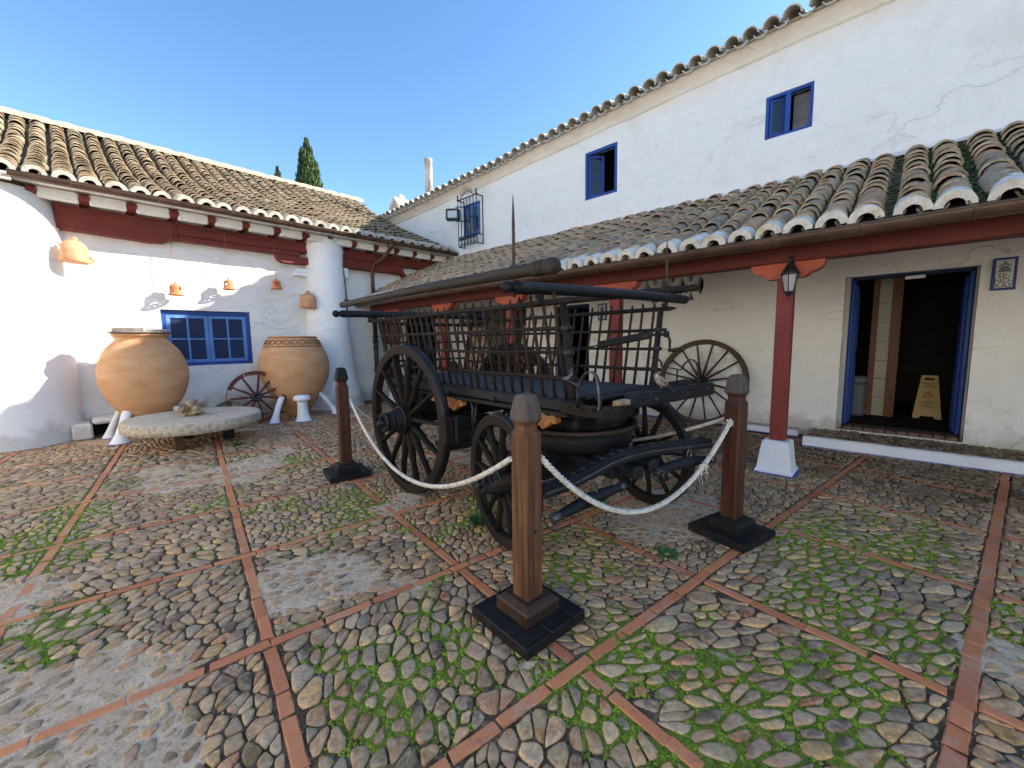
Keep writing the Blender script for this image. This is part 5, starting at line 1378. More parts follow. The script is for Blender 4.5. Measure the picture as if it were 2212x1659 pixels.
# rails and stakes of both sides (splayed outward)
def sx(side, z): t = (z-1.03)/(1.63-1.03); return (.185-.105*t) if side < 0 else (1.145+.105*t)
for side in (-1, 1):
    for z, r_, y0, y1 in ((1.632,.018,-1.17,1.66),(1.472,.0135,-1.11,1.46),(1.325,.0125,-1.09,1.44),(1.165,.0145,-1.10,1.44)):
        b = MB(); x = sx(side, z); pts = [(x+.004*noise.noise(Vector((t*3,z*9,side))), y0+(y1-y0)*t, z+.006*noise.noise(Vector((t*4,z*5,3+side)))) for t in np.linspace(0,1,14)]
        rr = [r_]*14
        if r_ > .017: rr[0] = .006; pts[0] = (x, y0, z); pts[1] = (x, y0+.05, z+.0); 
        b.tube(pts, rr, 10); part(b, 'rail', MT['black_wood'])
    n = 25
    for i in range(n):
        y = -.99+i*(1.40+.99)/(n-1)+random.gauss(0,.003); zt = random.uniform(1.66, 1.695)
        b = MB(); b.tube([(sx(side,1.0), y, 1.0), (sx(side,1.3), y+random.gauss(0,.002), 1.3), (sx(side,zt), y+random.gauss(0,.003), zt-.02), (sx(side,zt), y, zt)], [.0120,.0110,.0100,.004], 7)
        part(b, 'stake', MT['stake_wood'])
    for y, zt in ((-1.05, 1.62), (1.44, 1.62)):
        b = MB(); b.tube([(sx(side,.93), y, .93), (sx(side,1.1), y, 1.10), (sx(side,1.14), y, 1.14), (sx(side,zt), y, zt)], [.030,.027,.023,.022], 10); part(b, 'corner_post', MT['black_wood_z'])
        for z in (1.165, 1.325, 1.472): b = MB(); b.lathe([(.026,-.018),(.031,-.012),(.031,.012),(.026,.018)], (sx(side,z), y, z), None, 12, cap=False); part(b, 'post_band', MT['iron'], fix=False)
# tail rails
for z, r_ in ((1.60,.018),(1.40,.012),(1.20,.012)):
    b = MB(); b.tube([(sx(-1,z), 1.44, z), (sx(1,z), 1.44, z)], r_, 8); part(b, 'tail_rail', MT['black_wood_x'])
for k in range(7):
    b = MB(); b.tube([(.25+k*.135, 1.44, 1.0), (.24+k*.138, 1.44, 1.62)], .010, 7); part(b, 'stake', MT['stake_wood'])
# load poles on top: two long, two cross, with spikes
def pole(p0, p1, r0_, r1_, knob0, knob1, mat, name='load_pole', k0=1, k1=1):
    p0 = Vector(p0); p1 = Vector(p1); L = (p1-p0).length; d = (p1-p0)/L
    prof = []
    def knob(style, r_, at, sgn):
        if style == 'ball': seq = [(0,.001),(.006,.016),(.018,.030),(.036,.037),(.054,.033),(.066,.024),(.074,.023),(.084,.030),(.104,.037),(.130,.037),(.16,1)]
        elif style == 'turned': seq = [(0,.001),(.001,.030),(.012,.043),(.04,.047),(.085,.044),(.09,.036),(.10,.036),(.104,.046),(.116,.046),(.12,.037),(.13,.037),(.134,.045),(.165,.045),(.172,.038),(.20,1)]
        elif style == 'neck': seq = [(0,.001),(.001,.026),(.04,.029),(.075,.024),(.08,.031),(.092,.031),(.10,.025),(.16,1)]
        else: seq = [(0,.001),(.001,r_*.9),(.01,1)]
        return [(at+sgn*s, (r_ if r2 == 1 else r2)) for s, r2 in seq]
    a = knob(knob0, r0_, 0, 1); c = knob(knob1, r1_, L, -1)
    mid = [(L*t, r0_+(r1_-r0_)*t) for t in (.3,.5,.7)]
    allp = a+mid+list(reversed(c))
    b = MB(); pts = [p0+d*s + Vector((0,0,.010*math.sin(math.pi*s/L))) for s, _ in allp]; b.tube(pts, [r for _, r in allp], 14, cap=False); return part(b, name, mat, fix=False)
pole((-.10,-1.17,1.80), (-.185,1.75,1.80), .036, .030, 'turned', 'plain', MT['pole_wood'])
pole((1.43,-1.25,1.79), (1.43,1.78,1.78), .033, .030, 'neck', 'plain', MT['black_wood'])
pole((-.235,-.865,1.708), (1.50,-1.13,1.712), .036, .034, 'ball', 'plain', MT['navy_paint'])
pole((-.32,1.66,1.70), (1.72,1.60,1.712), .036, .034, 'ball', 'plain', MT['navy_paint'])
def spike(x, y, z0, z1, r_, tilt=(0,0)):
    b = MB(); b.lathe([(.026,-.008),(.026,.004),(.018,.008)], (x,y,z0+.005), None, 10)
    b.tube([(x,y,1.66),(x,y,z0),(x+tilt[0]*.5,y+tilt[1]*.5,(z0+z1)/2+.05),(x+tilt[0],y+tilt[1],z1)], [r_,r_,r_*.95,.0025], 8, flat=(1,.6)); part(b, 'iron_spike', MT['rust'])
spike(-.105,-.83,1.835,2.245,.0125); spike(-.18,1.62,1.835,2.225,.012,(-.02,.01)); spike(1.43,-1.0,1.825,2.19,.0115,(-.01,.0)); spike(1.43,1.62,1.81,1.95,.010)
for x, y in ((.06,-.88),(1.27,-1.07),(.06,1.64),(1.27,1.62)):
    b = MB(); b.lathe([(.024,-.012),(.030,-.004),(.018,.004),(.014,.02),(.022,.03),(.026,.045)], (x, y, 1.632), None, 12); part(b, 'turned_stub', MT['base_black'])
# footboard: four bars and a curved front board with irons
for k, (yy, w_) in enumerate(((-1.100,.034),(-1.170,.030),(-1.240,.034))):
    b = MB(); b.box((.16,yy-w_/2,BZ-.004+.003*k),(1.62-.02*k,yy+w_/2,BZ+.014+.003*k), bev=.006); part(b, 'footboard_bar', MT['navy_paint'])
b = MB(); b.box((.36,-1.345,.965),(1.60,-1.285,1.065), bev=.014, rot=Matrix.Rotation(R(1.5),3,'Y')); part(b, 'front_beam', MT['navy_paint'])
b = MB(); b.box((.24,-1.345,.985),(.355,-1.290,1.045), bev=.006); part(b, 'broken_beam_end', simple('raw_split_wood', (.25,.15,.08), (.42,.30,.19), 9, .8), cart)
cb = MB(); pts = [(.10+.015*math.sin(t*3.1)-.0*t, -1.02-.33*t, 1.0-.012*math.sin(t*3.1)) for t in np.linspace(0,1,9)]+[(.20,-1.372,.992),(.33,-1.372,.985)]
vs = []; 
for i, p in enumerate(pts):
    vs += [(p[0]-.012,p[1],p[2]-.034),(p[0]+.012,p[1],p[2]-.034),(p[0]+.012,p[1],p[2]+.034),(p[0]-.012,p[1],p[2]+.034)]
cb.add(vs, [(i*4+q, i*4+(q+1)%4, i*4+4+(q+1)%4, i*4+4+q) for i in range(len(pts)-1) for q in range(4)]+[(0,1,2,3),(len(vs)-4,len(vs)-3,len(vs)-2,len(vs)-1)]); part(cb, 'curved_board', MT['black_wood'])
for y in (-1.08,-1.17,-1.26,-1.33): b = MB(); b.lathe([(.001,-.006),(.007,-.004),(.009,0),(.009,.01)], (.082, y, 1.0), Matrix(((0,0,1),(0,1,0),(-1,0,0))), 8); part(b, 'bolt_head', MT['rust'])
for x in (.65,1.1,1.45): b = MB(); b.lathe([(.001,-.008),(.010,-.004),(.012,0),(.012,.012)], (x,-1.349,1.015), Matrix(((1,0,0),(0,0,1),(0,-1,0))), 8); part(b, 'bolt_head', MT['strap'])
for y in (.25,-.35,.9): b = MB(); b.box((.102,y-.012,.962),(.132,y+.012,.99), bev=.005); part(b, 'bolt_head', MT['rust'])
def strap(pts, w_=.026, t_=.005, wide=(0,1,0), name='iron_hand_loop', mat=None):
    P = []
    pts = [Vector(p) for p in pts]
    for i in range(len(pts)-1):
        a = pts[max(0,i-1)]; p = pts[i]; q = pts[i+1]; c = pts[min(len(pts)-1,i+2)]
        for k in range(5):
            t = k/5; P.append(.5*((2*p)+(q-a)*t+(2*a-5*p+4*q-c)*t*t+(3*p-a-3*q+c)*t**3))
    P.append(pts[-1]); b = MB(); vs = []; W_ = Vector(wide)
    for i, p in enumerate(P):
        d = (P[min(i+1,len(P)-1)]-P[max(i-1,0)]).normalized(); w2 = (W_-d*W_.dot(d)).normalized(); n_ = d.cross(w2)
        vs += [p-w2*w_/2-n_*t_/2, p+w2*w_/2-n_*t_/2, p+w2*w_/2+n_*t_/2, p-w2*w_/2+n_*t_/2]
    b.add(vs, [(i*4+q, i*4+(q+1)%4, i*4+4+(q+1)%4, i*4+4+q) for i in range(len(P)-1) for q in range(4)]+[(0,1,2,3),(len(vs)-4,len(vs)-3,len(vs)-2,len(vs)-1)], None, 0, True)
    return part(b, name, mat or MT['strap'])
strap([(.16,-1.03,1.235),(.14,-1.06,1.236),(.12,-1.08,1.20),(.12,-1.06,1.172),(.12,-1.02,1.165)], .03)
strap([(.14,-1.0,1.165),(.12,-1.08,1.155),(.11,-1.155,1.135),(.10,-1.185,1.185),(.095,-1.24,1.222),(.09,-1.29,1.19),(.09,-1.31,1.08),(.09,-1.31,1.0)], .03, .006, (1,0,0))
b = MB(); b.tube([(.105,-1.14,1.14),(.095,-1.15,1.0)], .008, 6); part(b, 'iron_upright', MT['iron'])
strap([(1.16,-1.0,1.25),(1.19,-1.05,1.255),(1.21,-1.085,1.22),(1.22,-1.09,1.185),(1.24,-1.16,1.175),(1.25,-1.225,1.165),(1.25,-1.25,1.21),(1.25,-1.30,1.245),(1.25,-1.35,1.20),(1.25,-1.355,1.06)], .024, .006, (1,0,0), mat=MT['iron'])
b = MB(); b.tube([(1.24,-1.2,1.165),(1.24,-1.2,1.04)], .007, 6); part(b, 'iron_upright', MT['iron'])
# brake screw with crank
b = MB(); b.box((1.19,-.98,1.365),(1.235,-.50,1.425), bev=.01, rot=Matrix.Rotation(R(-9),3,'X')); part(b, 'brake_screw_box', MT['base_black'])
b = MB(); b.tube([(1.21,-.95,1.43),(1.23,-1.10,1.437)], .012, 8); b.lathe([(.024,-.015),(.027,0),(.024,.015)], (1.23,-1.11,1.437), Matrix(((1,0,0),(0,0,1),(0,-1,0))), 10)
b.tube([(1.23,-1.115,1.44),(1.24,-1.135,1.39),(1.25,-1.13,1.325),(1.25,-1.13,1.312)], [.012,.011,.010,.010], 8); b.tube([(1.25,-1.12,1.312),(1.25,-1.16,1.314),(1.25,-1.21,1.320)], [.012,.015,.018], 10); part(b, 'brake_crank', MT['iron'])
b = MB(); b.tube([(1.2,-.50,1.355),(1.18,.1,1.24),(1.17,.35,1.1)], .007, 6); part(b, 'brake_rod', MT['iron'])
# brake block on the near rear wheel
b = MB(); b.box((-.055,.045,.575),(.03,.125,.80), bev=.01); part(b, 'brake_shoe', MT['black_wood_z'])
b = MB(); b.box((.03,.02,.58),(.32,.12,.80), bev=.012); part(b, 'brake_block', MT['navy_paint'])
b = MB(); b.tube([(.10,-.10,.93),(.09,-.13,.90),(.10,-.11,.78),(.12,-.10,.70),(.12,-.02,.66)], .012, 8); b.tube([(.16,-.02,.6),(.2,-.05,.95)], .014, 8); part(b, 'brake_lever', MT['iron'])
# evener bar, swingletrees and hardware
def bar_path(pts, hh, ww, name, mat, parent=None):
    b = MB(); vs = []; P = [Vector(p) for p in pts]
    for i, p in enumerate(P):
        d = (P[min(i+1,len(P)-1)]-P[max(i-1,0)]).normalized(); s_ = Vector((d.y,-d.x,0)).normalized(); h_ = hh[i] if isinstance(hh, list) else hh
        for a, c in ((-1,-1),(1,-1),(1,.75),(.7,1),(-.7,1),(-1,.75)): vs.append(p+s_*a*ww/2+Vector((0,0,c*h_/2)))
    n = 6
    b.add(vs, [(i*n+q, i*n+(q+1)%n, (i+1)*n+(q+1)%n, (i+1)*n+q) for i in range(len(P)-1) for q in range(n)]+[tuple(range(n)), tuple(range(len(vs)-n, len(vs)))]); return part(b, name, mat, parent or cart)
EY = -.62
ev = [(-.80,EY,.595),(-.62,EY,.612),(-.48,EY,.645),(-.33,EY,.683),(-.18,EY,.702),(0,EY,.706),(.18,EY,.697),(.38,EY,.682),(.62,EY,.668)]
bar_path(ev, .066, .075, 'evener_bar', MT['navy_paint'], fcar)
bar_path([(p[0], p[1]-.0375, p[2]-.004) for p in ev], .012, .008, 'evener_edge', MT['strap'], fcar)
for i in range(len(ev)-1):
    for t in (.25,.75):
        p = Vector(ev[i]).lerp(Vector(ev[i+1]), t); b = MB(); b.box((p.x-.016,p.y-.012,p.z+.031),(p.x+.016,p.y+.012,p.z+.040), bev=.003); part(b, 'evener_stud', MT['rust'], fcar)
def swingle(x0, y0, z0, x1, y1, z1, hump):
    p0, p1 = Vector((x0,y0,z0)), Vector((x1,y1,z1)); L = (p1-p0).length; b = MB()
    ts = [0,.06,.12,.3,.5,.7,.88,.94,1]; rr = [.026,.027,.025,.033,.038,.033,.025,.026,.025]; P_ = lambda t: p0.lerp(p1,t)+Vector((0,0,hump*math.sin(math.pi*t)))
    b.tube([P_(t) for t in ts], rr, 12); s_ = part(b, 'swingletree', MT['navy_paint'], fcar)
    b = MB()
    for ta, tb in ((-.005,.10),(.92,1.005)): b.tube([P_(ta), P_((ta+tb)/2), P_(tb)], .0285, 12)
    for t in (.015,.97):
        c = P_(t)+Vector((0,-.006,-.038)); b.tube([c+Vector((.014*math.cos(a),0,.017*math.sin(a))) for a in np.linspace(0,6.28,12)], .0045, 6, cap=False)
    c = P_(.55)+Vector((0,-.005,.055)); b.tube([c+Vector((.020*math.cos(a),.0,.030*math.sin(a))) for a in np.linspace(0,6.28,14)], .007, 7, cap=False)
    b.build('iron_fittings', MT['strap'], s_, fix=False); tag(s_.children[-1], kind='stuff')
swingle(-.765,EY-.045,.445,-.235,EY-.045,.53, .012); swingle(.03,EY-.045,.565,.62,EY-.045,.555,.020)
for (x_, z_) in ((-.135,.60),(-.005,.625)):
    b = MB(); b.box((x_-.042,EY-.075,z_-.045),(x_+.042,EY+.30,z_+.035), bev=.012); part(b, 'tongue_socket', MT['navy_paint'], fcar)
b = MB(); b.tube([(.01,EY-.07,.60),(.07,EY-.10,.57),(.09,EY-.09,.52)], .014, 8); part(b, 'draw_hook', MT['iron'], fcar)
bar_path([(-1.12,EY+.03,.665),(-1.0,EY+.03,.650),(-.80,EY+.02,.600)], .03, .04, 'side_step_iron', MT['iron'], fcar)
b = MB(); c = Vector((-1.145,EY+.03,.672)); b.tube([c+Vector((.022*math.cos(a),.0,.022*math.sin(a))) for a in np.linspace(0,6.28,14)], .008, 7, cap=False)
part(b, 'iron_ring', MT['iron'], fcar, fix=False)
b = MB(); b.prism([(-1.10,0),(-1.07,.030),(-1.04,.032),(-1.01,.042),(-.98,.044),(-.95,.054),(-.90,.060),(-.84,-.01)], (0,EY+.01,.672), (1,0,0), (0,0,1), (0,1,0), .006); part(b, 'ratchet_plate', MT['rust'], fcar)

# ================================================================ BOLLARD POSTS AND ROPES
def bollard(x, y, rz_, label, body, cap, seed, h=1.15, rotc=0):
    t = empty('wooden_bollard', (x, y, 0), rz_, label, 'post', 'wooden rope posts around the cart')
    rnd = random.Random(seed); w = .056
    # base: three thick boards
    e = (-.205, -.045, .105, .205)
    for k in range(3):
        b = MB(); b.box((e[k]+.0015, -.205, .002), (e[k+1]-.0015, .205, .058+rnd.uniform(-.001,.001)), bev=.006); b.build('base_board', MT['base_black'], t)
    b = MB(); s1, s2 = .112, .085; z0, z1, z2 = .0585, .112, .140
    vs = []
    for s_, z in ((s1,z0),(s1,z1),(s1-.006,z1+.010),(s2,z2-.004),(s2-.008,z2)):
        for a, c in ((-1,-1),(1,-1),(1,1),(-1,1)): vs.append((a*s_,c*s_,z))
    b.add(vs, [(k*4+i, k*4+(i+1)%4, k*4+4+(i+1)%4, k*4+4+i) for k in range(4) for i in range(4)]+[(16,17,18,19)])
    b.build('plinth_molding', MT['base_black'] if body is not MT['post_wood'] else wood('dark_brown_molding', (.022,.014,.010), (.07,.035,.02), rough=.5, axis=0, worn=(.015,.015,.016)), t)
    c = .009
    def ring(s_, z, ch=c): return [(s_-ch,-s_,z),(s_,-s_+ch,z),(s_,s_-ch,z),(s_-ch,s_,z),(-s_+ch,s_,z),(-s_,s_-ch,z),(-s_,-s_+ch,z),(-s_+ch,-s_,z)]
    def stack(rings, mat, name):
        b = MB(); vs = []
        for s_, z in rings: vs += ring(s_, z, min(c, s_*.2))
        b.add(vs, [(k*8+i, k*8+(i+1)%8, k*8+8+(i+1)%8, k*8+8+i) for k in range(len(rings)-1) for i in range(8)]+[tuple(range(8)), tuple(range(len(vs)-8, len(vs)))]); return b.build(name, mat, t)
    stack([(w*1.0,.13),(w,.30),(w*1.0,.6),(w*.985,.94),(w*.97,.955)], body, 'shaft')
    stack([(w*.97,.9555),(w*.93,.962),(w*.78,.975),(w*.76,.992),(w*.80,1.005),(w*.98,1.020)], body, 'neck')
    stack([(w*1.0,1.0205),(w*1.06,1.030),(w*1.02,1.055),(w*.90,1.100),(w*.78,1.130),(w*.66,1.145),(w*.34,1.152)], cap, 'cap')
    b = MB()
    for (fx, fy) in ((0,-1),(1,0)):
        for z in (.48,):
            ax = Matrix(((1,0,0),(0,0,1),(0,-1,0))) if fy else Matrix(((0,0,1),(0,1,0),(-1,0,0)))
            b.lathe([(.011,-.001),(.011,.0012),(.001,.0013)], (fx*w, fy*w, z), Matrix(((1,0,0),(0,0,-1),(0,1,0))) if fy else Matrix(((0,0,1),(0,1,0),(-1,0,0))), 12)
    b.build('peg_hole', MT['dark'], t, fix=False); tag(t.children[-1], kind='stuff')
    return t
bollard(1.44, 1.275, R(-5), 'nearest brown wooden rope post with grey cap on a black board base', MT['post_wood'], MT['cap_grey'], 1)
bollard(3.09, .785, R(-15), 'dark red-brown rope post right of the cart, white rope tied to it', MT['post_dark'], MT['cap_grey'], 2)
bollard(1.835, 4.19, R(-12), 'dark rope post left of the big rear wheel, between cart and clay jars', MT['post_dark'], MT['base_black'], 3)
bollard(3.38, 4.28, R(-10), 'rope post half hidden behind the cart wheels at the back', MT['post_dark'], MT['base_black'], 4)
def rope_mat():
    m, nt, b = newmat('cotton_rope'); g = N(nt, 'ShaderNodeNewGeometry'); gp = g.outputs['Position']
    c = ramp(nt, noi(nt, gp, 30, 5, .6), [(.3, (.42,.36,.28)), (.55, (.66,.62,.55)), (.8, (.74,.71,.66))])
    setc(nt, b, c, .95); bump(nt, b, noi(nt, gp, 260, 4, .7), .7, .002); return m
MT['rope'] = rope_mat()
def rope(p0, p1, sag, r_, label, turns=38, tex=None, knots=()):
    p0, p1 = Vector(p0), Vector(p1); L = (p1-p0).length; n = int(L*95); b = MB()
    def base(t): 
        q = p0.lerp(p1, t); q.z -= 4*sag*t*(1-t); return q
    for s_ in range(3):
        pts = []
        for i in range(n+1):
            t = i/n; q = base(t); d = (base(min(1,t+.01))-base(max(0,t-.01))).normalized(); x = d.cross(Vector((0,0,1))).normalized(); y = x.cross(d)
            a = t*L*turns*2*math.pi/2.2 + s_*2.094; rr = r_*.58*(1+.10*noise.noise(Vector((t*30,s_,0))))
            pts.append(q + x*math.cos(a)*rr + y*math.sin(a)*rr)
        b.tube(pts, r_*.50, 6)
    rnd = random.Random(int(L*1000))
    for tk, amt in knots:
        c = base(tk)
        for k in range(4):
            a0 = rnd.random()*6; b.tube([c+Vector((math.cos(a0+a)*r_*1.5, math.sin(a0+a)*r_*1.5*.7, (a-3)*r_*.35)) for a in np.linspace(0,6,12)], r_*.42, 5)
        for k in range(amt):
            q = c+Vector((rnd.gauss(0,r_), rnd.gauss(0,r_), 0)); pts = [q]
            ln_ = rnd.uniform(.04,.14)
            for j in range(5): q = q+Vector((rnd.gauss(0,.008), rnd.gauss(0,.008), -ln_/5)); pts.append(q)
            b.tube(pts, [.004,.0035,.003,.0025,.002,.0012], 4)
    o = b.build('rope', MT['rope'], None, fix=False); tag(o, label, 'rope', 'ropes strung between the wooden posts'); return o
rope((1.385,1.325,.835), (1.89,4.13,.815), .455, .0155, 'white rope sagging from the nearest post to the post left of the rear wheel')
rope((1.488,1.228,.84), (3.055,.80,.845), .455, .0165, 'white rope sagging between the nearest post and the dark right post', knots=((.985,6),(.81,9)))
rope((3.12,.84,.84), (3.40,4.22,.80), .42, .014, 'frayed rope running from the right post back under the cart', knots=((.10,3),(.30,4),(.62,8)))
rope((1.90,4.17,.80), (3.33,4.27,.80), .42, .011, 'thin dirty rope hanging behind the rear wheel between the two back posts')

# ================================================================ JARS, MILLSTONE, WHEELS
def jar(name, loc, prof, label, lip=None):
    t = empty(name, loc, 0, label, 'clay jar'); b = MB(); P = []
    for (a, c) in zip(prof, prof[1:]):
        for k in range(3): u = k/3; P.append((a[0]+(c[0]-a[0])*u, a[1]+(c[1]-a[1])*u))
    P.append(prof[-1])
    for _ in range(2): P = [P[0]]+[((P[i-1][0]+2*P[i][0]+P[i+1][0])/4, (P[i-1][1]+2*P[i][1]+P[i+1][1])/4) for i in range(1, len(P)-1)]+[P[-1]]
    vs = []; n = 56
    for r_, z in P:
        for k in range(n):
            a = 2*math.pi*k/n; rr = r_*(1+.010*noise.noise(Vector((math.cos(a)*1.5,math.sin(a)*1.5,z*2+loc[0])))); vs.append((math.cos(a)*rr, math.sin(a)*rr, z))
    m = len(P)
    b.add(vs, [(i*n+k, i*n+(k+1)%n, (i+1)*n+(k+1)%n, (i+1)*n+k) for i in range(m-1) for k in range(n)]+[tuple(range(n-1,-1,-1))], None, 0, True)
    b.build('clay_body', MT['jar'], t, fix=False); return t
j1 = jar('clay_jar', (.655, 8.52, 0), [(.10,.18),(.22,.24),(.36,.42),(.485,.64),(.548,.88),(.535,1.10),(.46,1.32),(.36,1.44),(.305,1.49),(.30,1.525),(.335,1.555),(.345,1.575),(.33,1.59),(.29,1.585),(.26,1.50),(.24,1.40)], 'big round clay jar with flat stone lids, left of the blue window')
b = MB(); b.lathe([(.001,0),(.355,0),(.37,.012),(.365,.028),(.34,.034),(.001,.034)], (0,0,1.592), None, 28); b.build('lid', simple('grey_slate_lid', (.12,.10,.08), (.24,.21,.18), 9, .85), j1)
b = MB(); b.prism([(-.30,-.2),(.02,-.24),(.02,.16),(-.20,.2),(-.32,.05)], (0,0,1.628), (1,0,0), (0,1,0), (0,0,1), .045); b.build('lid_slab', j1.children[-1].data.materials[0], j1)
b = MB(); b.prism([(.05,-.22),(.31,-.12),(.30,.14),(.08,.2)], (0,0,1.628), (1,0,0), (0,1,0), (0,0,1), .030); b.build('lid_slab', j1.children[-1].data.materials[0], j1)
j2 = jar('clay_jar', (2.83, 8.50, 0), [(.16,.02),(.19,.06),(.32,.25),(.47,.47),(.585,.72),(.625,.95),(.605,1.13),(.535,1.30),(.455,1.44),(.415,1.52),(.400,1.545),(.375,1.55),(.365,1.50),(.38,1.40)], 'big open clay jar with a carved band, beside the flaring white column')
b = MB()
for z in (1.36, 1.525): b.tube([(math.cos(a)*(.508 if z < 1.4 else .420), math.sin(a)*(.508 if z < 1.4 else .420), z) for a in np.linspace(0, 6.283, 60)], .010, 6, cap=False)
for sgn in (-1, 1):
    b.tube([(math.cos(a)*(.508-.53*(z-1.36)), math.sin(a)*(.508-.53*(z-1.36)), z) for a, z in ((a, 1.437+sgn*.040*math.sin(a*11)) for a in np.linspace(0, 6.283, 240))], .0085, 5, cap=False)
b.build('carved_band', simple('dark_carved_clay', (.22,.10,.045), (.34,.17,.08), 12, .9), j2, fix=False); tag(j2.children[-1], kind='stuff')
def leg_cone(name, loc, h, rb, rt_, lean, label, top=None):
    t = empty(name, loc, 0, label, 'plaster support', 'white plaster feet propping up the clay jars'); b = MB(); n = 20; vs = []
    P = [(rb*1.25,0),(rb*1.0,.03),(rt_*1.15,.12),(rt_,h*.5),(rt_*1.0,h*.72),(rt_*1.05,h*.78)]
    P += [(top*1.0,h*.80),(top*1.02,h*.92),(top*.75,h)] if top else [(rt_*1.1,h*.9),(rt_*.9,h)]
    for r_, z in P:
        for k in range(n): a = 2*math.pi*k/n; rr = r_*(1+.03*noise.noise(Vector((a,z*5,loc[0])))); vs.append((math.cos(a)*rr+lean[0]*(z/h)**1.3, math.sin(a)*rr+lean[1]*(z/h)**1.3, z))
    b.add(vs, [(i*n+k, i*n+(k+1)%n, (i+1)*n+(k+1)%n, (i+1)*n+k) for i in range(len(P)-1) for k in range(n)]+[tuple(range(len(vs)-n, len(vs)))], None, 0, True)
    b.build('support_body', MT['white_paint'], t, fix=False)
    b = MB(); b.lathe([(rb*1.3,0.001),(rb*1.3,.006),(rb*1.0,.007)], n=20, cap=False); b.build('painted_line', MT['blue_line'], t, fix=False)
leg_cone('jar_support', (2.70, 7.84, 0), .47, .12, .085, (0,.03), 'white mushroom-topped plaster foot in front of the carved jar', .14)
leg_cone('jar_support', (2.27, 8.02, 0), .44, .075, .05, (.20,.17), 'slender leaning white plaster foot behind the broken wheel')
leg_cone('jar_support', (3.42, 8.12, 0), .46, .075, .05, (-.28,.12), 'leaning white plaster foot between the carved jar and the flaring column')
leg_cone('jar_support', (.27, 8.13, 0), .46, .10, .06, (.14,.20), 'wide white plaster foot under the lidded jar, behind the millstone edge')
leg_cone('jar_support', (.18, 8.75, 0), .50, .07, .045, (.20,-.08), 'thin white plaster strut at the back left of the lidded jar')
leg_cone('jar_support', (1.1, 8.2, 0), .44, .08, .055, (-.14,.12), 'white plaster foot mostly hidden behind the millstone')
# millstone table
ms_ = empty('millstone_table', (1.05, 7.28, 0), 0, 'thick round millstone laid on wooden blocks as a table, in front of the jars', 'millstone')
b = MB(); P = [(.001,.245),(.55,.245),(.77,.25),(.80,.265),(.81,.33),(.805,.385),(.79,.402),(.74,.408),(.42,.398),(.15,.392),(.001,.392)]; n = 72; vs = []
for r_, z in P:
    for k in range(n): a = 2*math.pi*k/n; rr = r_*(1+.012*fbm(math.cos(a)*4,math.sin(a)*4,z*8,3)); vs.append((math.cos(a)*rr, math.sin(a)*rr, z+.006*noise.noise(Vector((math.cos(a)*r_*6,math.sin(a)*r_*6,z*3)))))
b.add(vs, [(i*n+k, i*n+(k+1)%n, (i+1)*n+(k+1)%n, (i+1)*n+k) for i in range(len(P)-1) for k in range(n)], None, 0, True); b.build('stone_disc', MT['granite'], ms_, fix=False)
for (x, y, w_, d_) in ((-.30,-.40,.10,.16),(.30,-.10,.13,.15),(-.1,.42,.12,.12)):
    b = MB(); b.box((x,y,0),(x+w_,y+d_,.2455), bev=.008); b.build('wood_block', MT['post_wood'] if x < -.2 else MT['base_black'], ms_)
def rock(name, loc, size, mat, seed, label, cat, sub=3, amp=.35, bumpy=2.6):
    bm = bmesh.new(); bmesh.ops.create_icosphere(bm, subdivisions=sub, radius=1)
    for v in bm.verts:
        d = v.co.copy(); f = 1+amp*noise.noise(d*bumpy+Vector((seed,0,0)))+amp*.6*noise.noise(d*bumpy*2.3+Vector((0,seed,0)))+amp*.3*abs(noise.noise(d*6+Vector((seed,seed,0))))
        v.co = Vector((d.x*size[0], d.y*size[1], d.z*size[2]))*f
    zmin = min(v.co.z for v in bm.verts)
    for v in bm.verts: v.co.z = v.co.z-zmin*.85 if v.co.z-zmin*.85 > 0 else 0
    me = bpy.data.meshes.new(name); bm.to_mesh(me); bm.free(); me.materials.append(mat)
    o = bpy.data.objects.new(name, me); link(o); o.location = loc; o.rotation_euler = (0,0,seed); tag(o, label, cat); return o
rock('rock', (1.03, 7.36, .392), (.15,.13,.10), MT['rock'], 3.7, 'knobbly ochre rock lying on the millstone table', 'rock', 4, .55, 2.2)
tr = empty('stone_trough', (1.72, 8.72, .0), R(8), 'pale arched carved stone leaning behind the millstone under the window', 'carved stone')
out_ = [(-.40,0),(-.39,.28),(-.28,.46),(-.12,.53),(.10,.53),(.27,.46),(.38,.28),(.40,0)]; inn = [(-.27,.0),(-.26,.22),(-.18,.36),(0,.42),(.18,.36),(.26,.22),(.27,.0)]
b = MB(); 
ring = out_+list(reversed(inn)); n = len(ring); vs = [(x,-.10,z) for x,z in ring]+[(x,.10,z) for x,z in ring]
fs = []
for i in range(len(out_)-1):
    j = n-1-i; jj = max(len(out_), n-2-i) if n-2-i >= len(out_) else len(out_)
    fs.append((i,i+1,jj,j) if jj != j else (i,i+1,j)); 
fs2 = [tuple(n+q for q in reversed(f)) for f in fs]; side = [(i,(i+1)%n,n+(i+1)%n,n+i) for i in range(n)]
b.add(vs, fs+fs2+side); b.build('stone_arch', MT['trough'], tr)
b = MB(); b.prism(list(reversed(inn)), (0,.03,0), (1,0,0), (0,0,1), (0,1,0), .06); b.build('hollow_back', MT['trough'], tr)
